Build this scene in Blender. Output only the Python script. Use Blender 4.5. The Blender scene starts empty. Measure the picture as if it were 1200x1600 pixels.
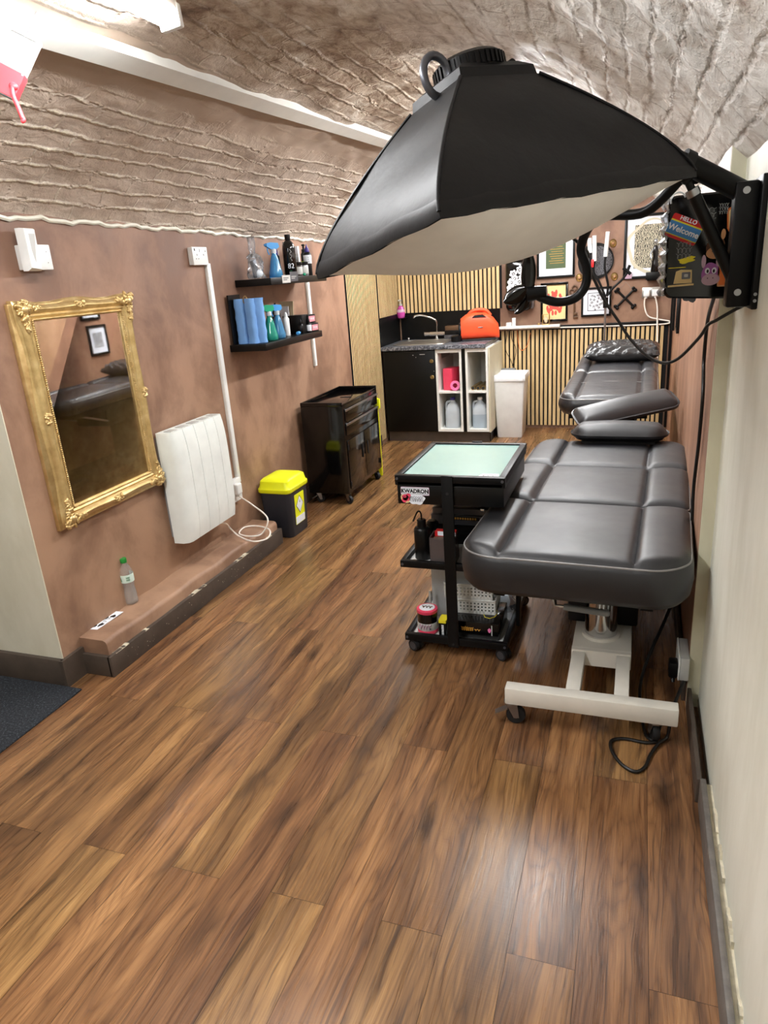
import bpy, bmesh, math, random
from math import sin, cos, pi, sqrt, radians, atan2
from mathutils import Vector, Matrix, Euler
import numpy as np
random.seed(7); rng = np.random.default_rng(5)
SC = bpy.context.scene
COL = SC.collection
H = 1.55
# ------------------------------------------------------------------ camera
F_PX, PITCH, YAW, ROLL = 1082.74, 0.329832, 0.360567, -0.073086
_f = Vector((-sin(YAW)*cos(PITCH), cos(YAW)*cos(PITCH), -sin(PITCH)))
_r = Vector((cos(YAW), sin(YAW), 0)); _u = _r.cross(_f)
_r2 = cos(ROLL)*_r + sin(ROLL)*_u; _u2 = -sin(ROLL)*_r + cos(ROLL)*_u
CAMPOS = Vector((0, 0, H))
def ray(px, py):
    return _r2*((px-600)/F_PX) - _u2*((py-800)/F_PX) + _f
def at(px, py, x=None, y=None, z=None):
    """Survey helper: where the sight line through a photo point meets a known plane of the room."""
    d = ray(px, py)
    ax, v = (0, x) if x is not None else (1, y) if y is not None else (2, z)
    return CAMPOS + d*((v-CAMPOS[ax])/d[ax])
# ------------------------------------------------------------------ materials
def lin(c):
    c = c/255
    return c/12.92 if c <= .04045 else ((c+.055)/1.055)**2.4
def rgb(c): return (lin(c[0]), lin(c[1]), lin(c[2]), 1)
class NT:
    def __init__(s, name):
        s.m = bpy.data.materials.new(name); s.m.use_nodes = True
        s.t = s.m.node_tree; s.t.nodes.clear()
        s.out = s.n('ShaderNodeOutputMaterial'); s.b = s.n('ShaderNodeBsdfPrincipled')
        s.l(s.b.outputs[0], s.out.inputs[0])
    def n(s, typ, **kw):
        nd = s.t.nodes.new(typ)
        for k, v in kw.items(): setattr(nd, k, v)
        return nd
    def l(s, a, b): s.t.links.new(a, b)
    def val(s, sock, v):
        if hasattr(v, 'is_linked') or hasattr(v, 'links'): s.l(v, sock)
        else: sock.default_value = v
    def mth(s, op, a, b=0.5, c=None, clamp=False):
        nd = s.n('ShaderNodeMath', operation=op, use_clamp=clamp)
        s.val(nd.inputs[0], a); s.val(nd.inputs[1], b)
        if c is not None: s.val(nd.inputs[2], c)
        return nd.outputs[0]
    def mix(s, f, a, b, mode='MIX'):
        nd = s.n('ShaderNodeMix', data_type='RGBA', blend_type=mode)
        s.val(nd.inputs[0], f); s.val(nd.inputs[6], a); s.val(nd.inputs[7], b)
        return nd.outputs[2]
    def noise(s, vec, scale=5, detail=4, rough=.55, dist=0):
        nd = s.n('ShaderNodeTexNoise'); nd.inputs['Scale'].default_value = scale
        nd.inputs['Detail'].default_value = detail; nd.inputs['Roughness'].default_value = rough
        nd.inputs['Distortion'].default_value = dist
        if vec is not None: s.l(vec, nd.inputs['Vector'])
        return nd.outputs[0]
    def ramp(s, f, stops, interp='LINEAR'):
        nd = s.n('ShaderNodeValToRGB'); cr = nd.color_ramp; cr.interpolation = interp
        while len(cr.elements) < len(stops): cr.elements.new(.5)
        for e, (p, c) in zip(cr.elements, stops):
            e.position = p; e.color = c if len(c) == 4 else rgb(c)
        s.l(f, nd.inputs[0]); return nd.outputs[0]
    def rng(s, f, a, b, c=0., d=1.):
        nd = s.n('ShaderNodeMapRange'); nd.clamp = True
        s.l(f, nd.inputs[0])
        for i, v in enumerate((a, b, c, d)): nd.inputs[i+1].default_value = v
        return nd.outputs[0]
    def mapping(s, vec, scale=(1,1,1), loc=(0,0,0)):
        nd = s.n('ShaderNodeMapping'); nd.inputs['Scale'].default_value = scale
        nd.inputs['Location'].default_value = loc; s.l(vec, nd.inputs['Vector']); return nd.outputs[0]
    def obj(s): return s.n('ShaderNodeTexCoord').outputs['Object']
    def uv(s): return s.n('ShaderNodeTexCoord').outputs['UV']
    def sep(s, v):
        nd = s.n('ShaderNodeSeparateXYZ'); s.l(v, nd.inputs[0]); return nd.outputs
    def comb(s, x, y, z=0.):
        nd = s.n('ShaderNodeCombineXYZ')
        for i, v in enumerate((x, y, z)): s.val(nd.inputs[i], v)
        return nd.outputs[0]
    def bump(s, h, strength=.3, dist=.005):
        nd = s.n('ShaderNodeBump'); nd.inputs['Strength'].default_value = strength
        nd.inputs['Distance'].default_value = dist
        s.l(h, nd.inputs['Height']); s.l(nd.outputs[0], s.b.inputs['Normal'])
    def set(s, **kw):
        for k, v in kw.items():
            s.val(s.b.inputs[k.replace('_', ' ')], v)
        return s
def mat(name, col, rough=.5, metal=0., var=.06, vs=9., bump=0., bs=120., trans=0., ior=1.45, coat=0., spec=.5, alpha=1., sheen=0.):
    t = NT(name); o = t.obj()
    nz = t.noise(o, vs, 3)
    c = t.mix(nz, rgb([max(0, k*(1-var)) for k in col]), rgb([min(255, k*(1+var)+var*6) for k in col]))
    t.set(Base_Color=c, Roughness=rough, Metallic=metal)
    t.b.inputs['Specular IOR Level'].default_value = spec
    t.b.inputs['IOR'].default_value = ior
    if trans: t.b.inputs['Transmission Weight'].default_value = trans
    if coat: t.b.inputs['Coat Weight'].default_value = coat; t.b.inputs['Coat Roughness'].default_value = .08
    if sheen: t.b.inputs['Sheen Weight'].default_value = sheen
    if alpha < 1: t.b.inputs['Alpha'].default_value = alpha
    if bump: t.bump(t.noise(o, bs, 4), bump, .004)
    return t.m
M = {}
M['white_plastic'] = mat('white_plastic', (228, 230, 228), .35)
M['white_paint'] = mat('white_paint', (224, 224, 218), .4)
M['white_metal'] = mat('white_metal', (214, 210, 200), .35, coat=.2)
M['radiator_white'] = mat('radiator_white', (226, 232, 228), .38)
M['black_gloss'] = mat('black_gloss', (8, 7, 7), .12, coat=.3, spec=.4)
M['black_metal'] = mat('black_metal', (6, 6, 7), .42, spec=.28)
M['black_satin'] = mat('black_satin', (8, 8, 8), .36, spec=.32)
M['black_plastic'] = mat('black_plastic', (8, 8, 9), .38, spec=.3)
M['black_rubber'] = mat('black_rubber', (24, 24, 25), .65)
M['chrome'] = mat('chrome', (205, 205, 205), .12, 1.)
M['steel'] = mat('steel', (190, 188, 182), .38, 1., bump=.05, bs=60)
M['silver'] = mat('silver', (170, 172, 176), .3, 1.)
M['gunmetal'] = mat('gunmetal', (96, 98, 104), .35, .7)
M['brass'] = mat('brass', (184, 156, 104), .32, .9, var=.15)
M['grey_plastic'] = mat('grey_plastic', (128, 130, 130), .45)
M['light_grey'] = mat('light_grey', (182, 182, 178), .4)
M['pale_cream'] = mat('pale_cream', (196, 190, 165), .5)
M['skirting'] = mat('skirting', (72, 62, 54), .5, var=.2, vs=14, bump=.15, bs=50)
M['skirting_worn'] = mat('skirting_worn', (98, 93, 88), .5, var=.25, vs=30, bump=.3, bs=70)
M['paper'] = mat('paper', (226, 230, 236), .7, var=.02)
M['cream_paper'] = mat('cream_paper', (220, 196, 140), .7)
M['mount_white'] = mat('mount_white', (222, 226, 234), .6, var=.02)
M['green_paper'] = mat('green_paper', (76, 92, 62), .65, var=.08)
M['ink_black'] = mat('ink_black', (16, 16, 18), .6)
M['gold_ink'] = mat('gold_ink', (205, 150, 60), .4)
M['yellow_ink'] = mat('yellow_ink', (222, 208, 40), .5)
M['red_ink'] = mat('red_ink', (196, 74, 62), .6)
M['red'] = mat('red', (200, 30, 34), .45)
M['red_tape'] = mat('red_tape', (238, 62, 70), .45)
M['carton_pink'] = mat('carton_pink', (206, 132, 142), .5)
M['pink'] = mat('pink', (226, 66, 96), .45)
M['pink_pale'] = mat('pink_pale', (230, 120, 170), .4)
M['blue_ink'] = mat('blue_ink', (66, 130, 190), .5)
M['green_ink'] = mat('green_ink', (38, 112, 74), .5)
M['brown_ink'] = mat('brown_ink', (84, 54, 36), .5)
M['tan_ink'] = mat('tan_ink', (196, 146, 104), .5)
M['purple_ink'] = mat('purple_ink', (158, 92, 160), .5)
M['mauve_ink'] = mat('mauve_ink', (190, 160, 178), .5)
M['orange_ink'] = mat('orange_ink', (206, 110, 50), .5)
M['orange_plastic'] = mat('orange_plastic', (240, 82, 44), .4, bump=.05)
M['yellow_plastic'] = mat('yellow_plastic', (226, 232, 22), .38)
M['sharps_black'] = mat('sharps_black', (40, 41, 48), .5, bump=.1)
M['green_cap'] = mat('green_cap', (34, 132, 52), .35)
M['lime_label'] = mat('lime_label', (158, 205, 40), .45)
M['purple_cap'] = mat('purple_cap', (62, 52, 130), .4)
M['blue_cap'] = mat('blue_cap', (70, 150, 215), .35)
M['teal_cap'] = mat('teal_cap', (20, 150, 110), .35)
M['blue_tissue'] = mat('blue_tissue', (112, 158, 214), .8, bump=.2, bs=60)
M['grey_clay'] = mat('grey_clay', (98, 100, 100), .6)
M['card_brown'] = mat('card_brown', (200, 182, 150), .7)
M['white_cable'] = mat('white_cable', (232, 226, 216), .45)
M['black_cable'] = mat('black_cable', (16, 15, 14), .4)
M['softbox_black'] = mat('softbox_black', (8, 8, 10), .5, bump=.5, bs=11, spec=.38)
M['diffuser'] = mat('diffuser', (226, 224, 220), .8, bump=.1, bs=12)
def m_shell(name, col, dens, rough=.05, glossk=1.):
    t = NT(name); o = t.obj()
    tr = t.n('ShaderNodeBsdfTransparent'); tint = t.mix(t.noise(o, 6, 2), rgb([min(255, k*1.0) for k in col]), rgb([min(255, k*1.05) for k in col])); t.l(tint, tr.inputs[0])
    df = t.b; df.inputs['Roughness'].default_value = max(.15, rough); t.l(tint, df.inputs['Base Color'])
    gl = t.n('ShaderNodeBsdfGlossy'); gl.inputs['Roughness'].default_value = rough
    lw = t.n('ShaderNodeLayerWeight'); lw.inputs['Blend'].default_value = .35
    m1 = t.n('ShaderNodeMixShader'); m1.inputs[0].default_value = dens; t.l(tr.outputs[0], m1.inputs[1]); t.l(df.outputs[0], m1.inputs[2])
    m2 = t.n('ShaderNodeMixShader'); t.l(t.mth('MULTIPLY', lw.outputs['Fresnel'], .55*glossk, clamp=True), m2.inputs[0]); t.l(m1.outputs[0], m2.inputs[1]); t.l(gl.outputs[0], m2.inputs[2])
    t.l(m2.outputs[0], t.out.inputs[0]); return t.m
M['clear'] = m_shell('clear_plastic', (250, 253, 253), .13, .05, .8)
M['clear_blue'] = m_shell('clear_blue_plastic', (96, 178, 228), .42)
M['clear_teal'] = m_shell('clear_teal_plastic', (56, 190, 166), .42)
M['smoke_clear'] = m_shell('smoke_acrylic', (176, 160, 156), .18)
M['frost'] = mat('frosted_plastic', (222, 226, 228), .45, trans=.35, ior=1.2)
M['water_jug'] = mat('water_jug', (222, 232, 240), .35, trans=.35, ior=1.25)
M['water_jug_water'] = mat('jug_water', (188, 204, 216), .3, trans=.3, ior=1.3)
M['film'] = m_shell('clear_film', (232, 236, 240), .14, .12, 1.4)
M['glass_top'] = mat('frosted_glass_top', (158, 194, 188), .18, var=.02, coat=.4)
M['bag_white'] = mat('bag_white', (236, 238, 240), .35, bump=.3, bs=40)
M['wood_dark'] = mat('wood_dark', (84, 60, 40), .4, var=.2)

M['plaster_edge'] = mat('plaster_edge', (196, 188, 166), .8, var=.2, vs=40)
def leather(name, col, rough, bs, bmp, coat=0., wr=0.):
    t = NT(name); o = t.obj()
    c = t.mix(t.noise(o, 5, 3), rgb([k*.9 for k in col]), rgb([k*1.1+1 for k in col]))
    r = t.rng(t.noise(o, 7, 3), .3, .7, rough-.05, rough+.07)
    t.set(Base_Color=c, Roughness=r); t.b.inputs['Specular IOR Level'].default_value = .5
    if coat: t.b.inputs['Coat Weight'].default_value = coat; t.b.inputs['Coat Roughness'].default_value = .42; t.b.inputs['Coat IOR'].default_value = 1.6
    h = t.noise(o, bs, 3, .6)
    if wr:
        w = t.noise(t.mapping(o, (1, 1.6, 1)), 11, 2, .5, 1.5)
        h = t.mth('MULTIPLY_ADD', w, wr, h)
    t.bump(h, bmp, .003)
    return t.m
M['leather'] = leather('black_leather', (17, 18, 22), .5, 260, .08, .3)
M['leather_shiny'] = leather('shiny_black_leather', (34, 34, 37), .38, 160, .08, .3)
M['leather_crinkle'] = leather('crinkled_black_plastic', (26, 26, 27), .22, 40, .3, .4, 6.)
M['piping'] = mat('piping', (128, 126, 124), .4)

def m_mirror():
    t = NT('mirror_glass'); nz = t.noise(t.obj(), 4, 2)
    t.set(Base_Color=(.9, .9, .9, 1), Metallic=1., Roughness=t.rng(nz, 0, 1, .015, .03)); return t.m
M['mirror'] = m_mirror()
def m_gold():
    t = NT('gold_leaf'); o = t.obj()
    c = t.ramp(t.noise(o, 22, 4), [(.25, (184, 154, 100)), (.5, (206, 178, 122)), (.8, (226, 204, 150))])
    t.set(Base_Color=c, Metallic=.7, Roughness=.36); t.bump(t.noise(o, 160, 3), .15, .003); return t.m
M['gold'] = m_gold()

def m_floor():
    t = NT('oak_laminate'); uv = t.uv(); s = t.sep(uv)
    at_ = t.n('ShaderNodeAttribute', attribute_name='plank'); r = at_.outputs['Fac']
    off = t.mth('MULTIPLY', r, 37.)
    u = t.mth('ADD', s[0], off); v = t.mth('ADD', s[1], t.mth('MULTIPLY', r, 11.))
    # slow wander of the grain
    wob = t.noise(t.comb(t.mth('MULTIPLY', u, 1.6), t.mth('MULTIPLY', v, 5.), off), 1., 3, .5)
    vv = t.mth('MULTIPLY_ADD', wob, .085, v)
    broad = t.noise(t.comb(t.mth('MULTIPLY', u, 1.0), t.mth('MULTIPLY', vv, 11.)), 1., 4, .6)
    streak = t.noise(t.comb(t.mth('MULTIPLY', u, 2.2), t.mth('MULTIPLY', vv, 60.)), 1., 4, .6)
    fine = t.noise(t.comb(t.mth('MULTIPLY', u, 9.), t.mth('MULTIPLY', vv, 330.)), 1., 2, .5)
    ringc = t.noise(t.comb(t.mth('MULTIPLY', u, .9), t.mth('MULTIPLY', v, 7.), t.mth('MULTIPLY', r, 5.)), 1., 2, .4)
    rings = t.mth('ABSOLUTE', t.mth('SINE', t.mth('MULTIPLY', ringc, 70.)))
    rings = t.mth('POWER', rings, .5)
    f = t.mth('MULTIPLY_ADD', broad, .85, -.06)
    f = t.mth('MULTIPLY_ADD', streak, .26, f)
    f = t.mth('MULTIPLY_ADD', fine, .30, f)
    f = t.mth('MULTIPLY_ADD', rings, .12, f)
    f = t.mth('SUBTRACT', f, .285)
    f = t.mth('MULTIPLY_ADD', t.mth('SUBTRACT', f, .48), 1.3, .5)
    c = t.ramp(f, [(.12, (54, 37, 25)), (.34, (97, 67, 42)), (.52, (128, 92, 58)), (.68, (154, 114, 73)), (.88, (186, 146, 98))])
    # knots and dark mineral streaks
    vo = t.n('ShaderNodeTexVoronoi'); vo.inputs['Scale'].default_value = 1.; vo.inputs['Randomness'].default_value = 1.
    t.l(t.comb(t.mth('MULTIPLY', u, 2.1), t.mth('MULTIPLY', vv, 6.5), t.mth('MULTIPLY', r, 9.)), vo.inputs['Vector'])
    kn = t.rng(t.mth('MULTIPLY_ADD', t.noise(t.comb(t.mth('MULTIPLY', u, 18.), t.mth('MULTIPLY', v, 40.)), 1., 2), .14, vo.outputs['Distance']), .12, .30, 1., 0.)
    c = t.mix(t.mth('MULTIPLY', kn, .72), c, rgb((40, 27, 20)))
    dk = t.rng(t.noise(t.comb(t.mth('MULTIPLY', u, 2.6), t.mth('MULTIPLY', vv, 28.), off), 1., 3), .62, .75, 0., .7)
    c = t.mix(dk, c, rgb((58, 40, 30)))
    ln = t.rng(t.noise(t.comb(t.mth('MULTIPLY', u, 2.4), t.mth('MULTIPLY', vv, 120.), t.mth('MULTIPLY', r, 3.)), 1., 2), .60, .68, 0., .6)
    c = t.mix(ln, c, rgb((52, 35, 26)))
    hv = t.n('ShaderNodeHueSaturation'); t.l(c, hv.inputs['Color'])
    t.l(t.rng(t.mth('FRACT', t.mth('MULTIPLY', r, 17.3)), 0, 1, .82, 1.12), hv.inputs['Value'])
    t.l(t.rng(t.mth('FRACT', t.mth('MULTIPLY', r, 5.7)), 0, 1, .493, .506), hv.inputs['Hue'])
    hv.inputs['Saturation'].default_value = 1.0
    saw = t.noise(t.comb(t.mth('MULTIPLY', u, 190.), t.mth('MULTIPLY', v, 14.)), 1., 2)
    t.set(Base_Color=hv.outputs[0], Roughness=t.rng(streak, .2, .8, .22, .36))
    t.b.inputs['Specular IOR Level'].default_value = .5
    hgt = t.mth('ADD', t.mth('MULTIPLY', fine, .7), t.mth('MULTIPLY', saw, .35))
    t.bump(hgt, .22, .0015); return t.m
M['floor'] = m_floor()
M['floor_gap'] = mat('floor_gap', (30, 20, 14), .7)

def m_brown(name='brown_plaster', a=(127, 96, 75), b=(156, 123, 98), streak=0.):
    t = NT(name); o = t.n('ShaderNodeNewGeometry').outputs['Position']
    n1 = t.noise(t.mapping(o, (1, 1, .9)), 2.6, 5, .6, .5); n2 = t.noise(t.mapping(o, (1.5, 1.5, 1.2)), 3.5, 4, .6)
    f = t.mth('MULTIPLY_ADD', n2, .45, t.mth('MULTIPLY', n1, .75))
    c = t.ramp(f, [(.34, [k*.93 for k in a]), (.52, a), (.68, b), (.86, [k*1.06 for k in b])])
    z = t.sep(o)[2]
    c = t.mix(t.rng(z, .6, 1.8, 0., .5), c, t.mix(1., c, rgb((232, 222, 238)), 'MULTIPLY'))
    t.set(Base_Color=c, Roughness=t.rng(n2, .3, .7, .5, .68))
    t.bump(t.noise(o, 60, 4), .12, .004); return t.m
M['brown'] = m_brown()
def m_right():
    t = NT('brown_streaked_wall'); o = t.n('ShaderNodeNewGeometry').outputs['Position']
    n1 = t.noise(t.mapping(o, (1, 1.2, .8)), 3.2, 5, .6, .4)
    c = t.ramp(n1, [(.3, (126, 90, 70)), (.5, (150, 110, 86)), (.7, (172, 134, 108))])
    z = t.sep(o)[2]
    c = t.mix(t.rng(z, 1.44, 1.47), c, t.ramp(n1, [(.3, (205, 186, 178)), (.7, (228, 218, 212))]))
    t.set(Base_Color=c, Roughness=.55); t.bump(t.noise(o, 60, 4), .12, .004); return t.m
M['brown_right'] = m_right()
def m_cream(name, a, b, chips=False):
    t = NT(name); o = t.n('ShaderNodeNewGeometry').outputs['Position']
    n = t.noise(t.mapping(o, (2, 3, 1)), 2.5, 5, .6, .3)
    c = t.mix(t.rng(n, .35, .65), rgb(a), rgb(b))
    if chips:
        sp = t.rng(t.noise(o, 38, 3, .7), .70, .74)
        c = t.mix(t.mth('MULTIPLY', sp, .5), c, rgb((150, 140, 122)))
        z = t.sep(o)[2]
        low = t.rng(t.mth('MULTIPLY_ADD', t.noise(t.mapping(o, (14, 14, 20)), 1., 3), .05, z), .128, .133, 1., 0.)
        c = t.mix(low, c, t.mix(t.noise(o, 60, 3), rgb((205, 160, 100)), rgb((226, 196, 140))))
    t.set(Base_Color=c, Roughness=.5); t.bump(t.noise(o, 30, 5), .1, .005); return t.m
M['cream'] = m_cream('cream_wall', (212, 210, 194), (226, 225, 212))
M['cream_pillar'] = m_cream('cream_pillar', (206, 200, 178), (220, 215, 196), True)
M['cream_strip'] = m_cream('cream_strip', (196, 192, 166), (210, 206, 182))

def m_vault():
    t = NT('painted_brick_vault'); s = t.sep(t.uv()); pos = t.n('ShaderNodeNewGeometry').outputs['Position']
    x = t.sep(pos)[0]
    wob = t.noise(pos, 16., 5, .65); wob2 = t.noise(t.mapping(pos, (1, 1, 1), (5, 3, 1)), 13., 5, .68)
    bu = t.mth('MULTIPLY_ADD', wob, .035, s[1]); bv = t.mth('MULTIPLY_ADD', wob2, .030, s[0])
    rowc = t.mth('DIVIDE', bv, .078); fr = t.mth('FRACT', rowc)
    db = t.mth('MULTIPLY', t.mth('MINIMUM', fr, t.mth('SUBTRACT', 1., fr)), .078)
    bed = t.rng(db, .002, .011, 1., 0.)
    col = t.mth('FRACT', t.mth('MULTIPLY_ADD', t.mth('FLOOR', rowc), .47, t.mth('DIVIDE', bu, .235)))
    dp = t.mth('MULTIPLY', t.mth('MINIMUM', col, t.mth('SUBTRACT', 1., col)), .235)
    per = t.rng(dp, .001, .008, 1., 0.)
    brk = t.noise(t.mapping(pos, (6, 3, 6)), 1.6, 4, .7)
    mort = t.mth('MAXIMUM', t.mth('MULTIPLY', bed, t.rng(brk, .40, .56, .05, 1.)), t.mth('MULTIPLY', per, t.rng(brk, .46, .6, 0., .7)))
    pit = t.mth('MULTIPLY', t.mth('MAXIMUM', bed, per), t.rng(brk, .36, .46, 1., 0.))
    n1 = t.noise(pos, 5, 6, .65, .5); n2 = t.noise(t.mapping(pos, (2.2, 1, 2.2)), 9, 5, .7, .6); n3 = t.noise(pos, 34, 4, .7)
    # left haunch: taupe bricks, cream smeared ridges
    left = t.ramp(n2, [(.3, (166, 150, 135)), (.55, (190, 174, 159)), (.75, (208, 195, 180))])
    ridge = t.mth('MULTIPLY', mort, t.rng(n3, .36, .56))
    left = t.mix(ridge, left, rgb((226, 217, 196)))
    # crown: brown patches through grey-cream paint
    crown = t.ramp(t.mth('MULTIPLY_ADD', n2, .5, t.mth('MULTIPLY', n1, .55)), [(.36, (96, 76, 60)), (.45, (136, 114, 95)), (.54, (176, 159, 140)), (.66, (210, 202, 190))])
    # right haunch: whitewashed bricks, dark open joints
    right = t.ramp(n2, [(.28, (146, 126, 114)), (.40, (194, 184, 174)), (.56, (222, 217, 210))])
    right = t.mix(t.mth('MULTIPLY', t.mth('MAXIMUM', bed, per), t.rng(n1, .44, .66)), right, rgb((138, 120, 106)))
    c = t.mix(t.rng(x, -1.5, -1.35), left, crown)
    c = t.mix(t.rng(t.mth('MULTIPLY_ADD', n1, .5, x), -.75, -.2), c, right)
    # smooth plaster skim next to the trunking
    lim = t.mth('MULTIPLY_ADD', n1, .22, x)
    pl = t.mth('MULTIPLY', t.rng(lim, -1.70, -1.60), t.rng(x, -1.5, -1.47, 1., 0.))
    c = t.mix(t.mth('MULTIPLY', pl, .92), c, t.mix(n1, rgb((158, 138, 121)), rgb((174, 155, 138))))
    t.set(Base_Color=c, Roughness=.62)
    inv = t.mth('MULTIPLY', t.mth('SUBTRACT', mort, pit), t.rng(x, -1.2, -.6, .8, -.28))
    tone = t.n('ShaderNodeTexWhiteNoise', noise_dimensions='2D')
    t.l(t.comb(t.mth('FLOOR', t.mth('MULTIPLY_ADD', t.mth('FLOOR', rowc), .47, t.mth('DIVIDE', bu, .235))), t.mth('FLOOR', rowc)), tone.inputs['Vector'])
    h = t.mth('MULTIPLY_ADD', n3, .45, t.mth('MULTIPLY_ADD', n2, .6, inv)); h = t.mth('MULTIPLY_ADD', tone.outputs[0], .4, h)
    h = t.mth('MULTIPLY', h, t.mth('SUBTRACT', 1.05, pl))
    t.bump(h, .75, .016); return t.m
M['vault'] = m_vault()

def m_slat():
    t = NT('oak_slats'); o = t.n('ShaderNodeNewGeometry').outputs['Position']
    n = t.noise(t.mapping(o, (30, 30, 2.)), 2., 4, .6)
    c = t.ramp(n, [(.3, (186, 156, 106)), (.55, (210, 182, 132)), (.8, (222, 198, 152))])
    t.set(Base_Color=c, Roughness=.5); return t.m
M['slat'] = m_slat()
M['felt'] = mat('black_felt', (16, 15, 14), .95)
def m_granite():
    t = NT('granite_laminate'); o = t.obj()
    vo = t.n('ShaderNodeTexVoronoi'); vo.inputs['Scale'].default_value = 90.; t.l(o, vo.inputs['Vector'])
    f = t.mth('MULTIPLY_ADD', t.noise(o, 45, 4, .7), .7, t.mth('MULTIPLY', vo.outputs['Distance'], .5))
    c = t.ramp(f, [(.42, (28, 30, 36)), (.58, (70, 74, 82)), (.75, (138, 140, 146))])
    t.set(Base_Color=c, Roughness=.3); return t.m
M['granite'] = m_granite()
def m_carpet():
    t = NT('charcoal_carpet'); o = t.obj(); n = t.noise(o, 120, 4, .85)
    c = t.ramp(n, [(.38, (12, 14, 18)), (.55, (36, 40, 47)), (.7, (100, 106, 114))])
    t.set(Base_Color=c, Roughness=.95); t.bump(n, .9, .006); return t.m
M['carpet'] = m_carpet()
def m_print(name, dark, light, scale, dist, wav=True):
    t = NT(name); o = t.obj()
    w = t.n('ShaderNodeTexWave'); w.inputs['Scale'].default_value = scale; w.inputs['Distortion'].default_value = dist
    w.inputs['Detail'].default_value = 3.; w.inputs['Detail Scale'].default_value = 2.2
    t.l(o, w.inputs['Vector'])
    t.set(Base_Color=t.ramp(w.outputs['Fac'], [(.45, dark), (.55, light)]), Roughness=.65); return t.m
M['linocut'] = m_print('linocut_print', (44, 42, 38), (206, 198, 172), 26., 9.)
M['linocut_fine'] = m_print('fine_linocut', (24, 24, 26), (214, 216, 222), 34., 16.)
M['red_linocut'] = m_print('red_linocut', (190, 72, 58), (220, 188, 126), 44., 18.)
M['grey_linocut'] = m_print('grey_linocut', (44, 44, 48), (120, 122, 128), 30., 14.)
M['black_white_flowers'] = mat('flower_white', (224, 224, 226), .4)
def m_emit(name, col, s):
    t = NT(name); t.set(Base_Color=(.9, .9, .9, 1), Roughness=.4)
    t.b.inputs['Emission Color'].default_value = col; t.b.inputs['Emission Strength'].default_value = s
    n = t.noise(t.obj(), 3, 1); t.val(t.b.inputs['Roughness'], t.rng(n, 0, 1, .35, .45)); return t.m
M['led'] = m_emit('led_diffuser', (.97, .985, 1., 1), 34.)
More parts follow.
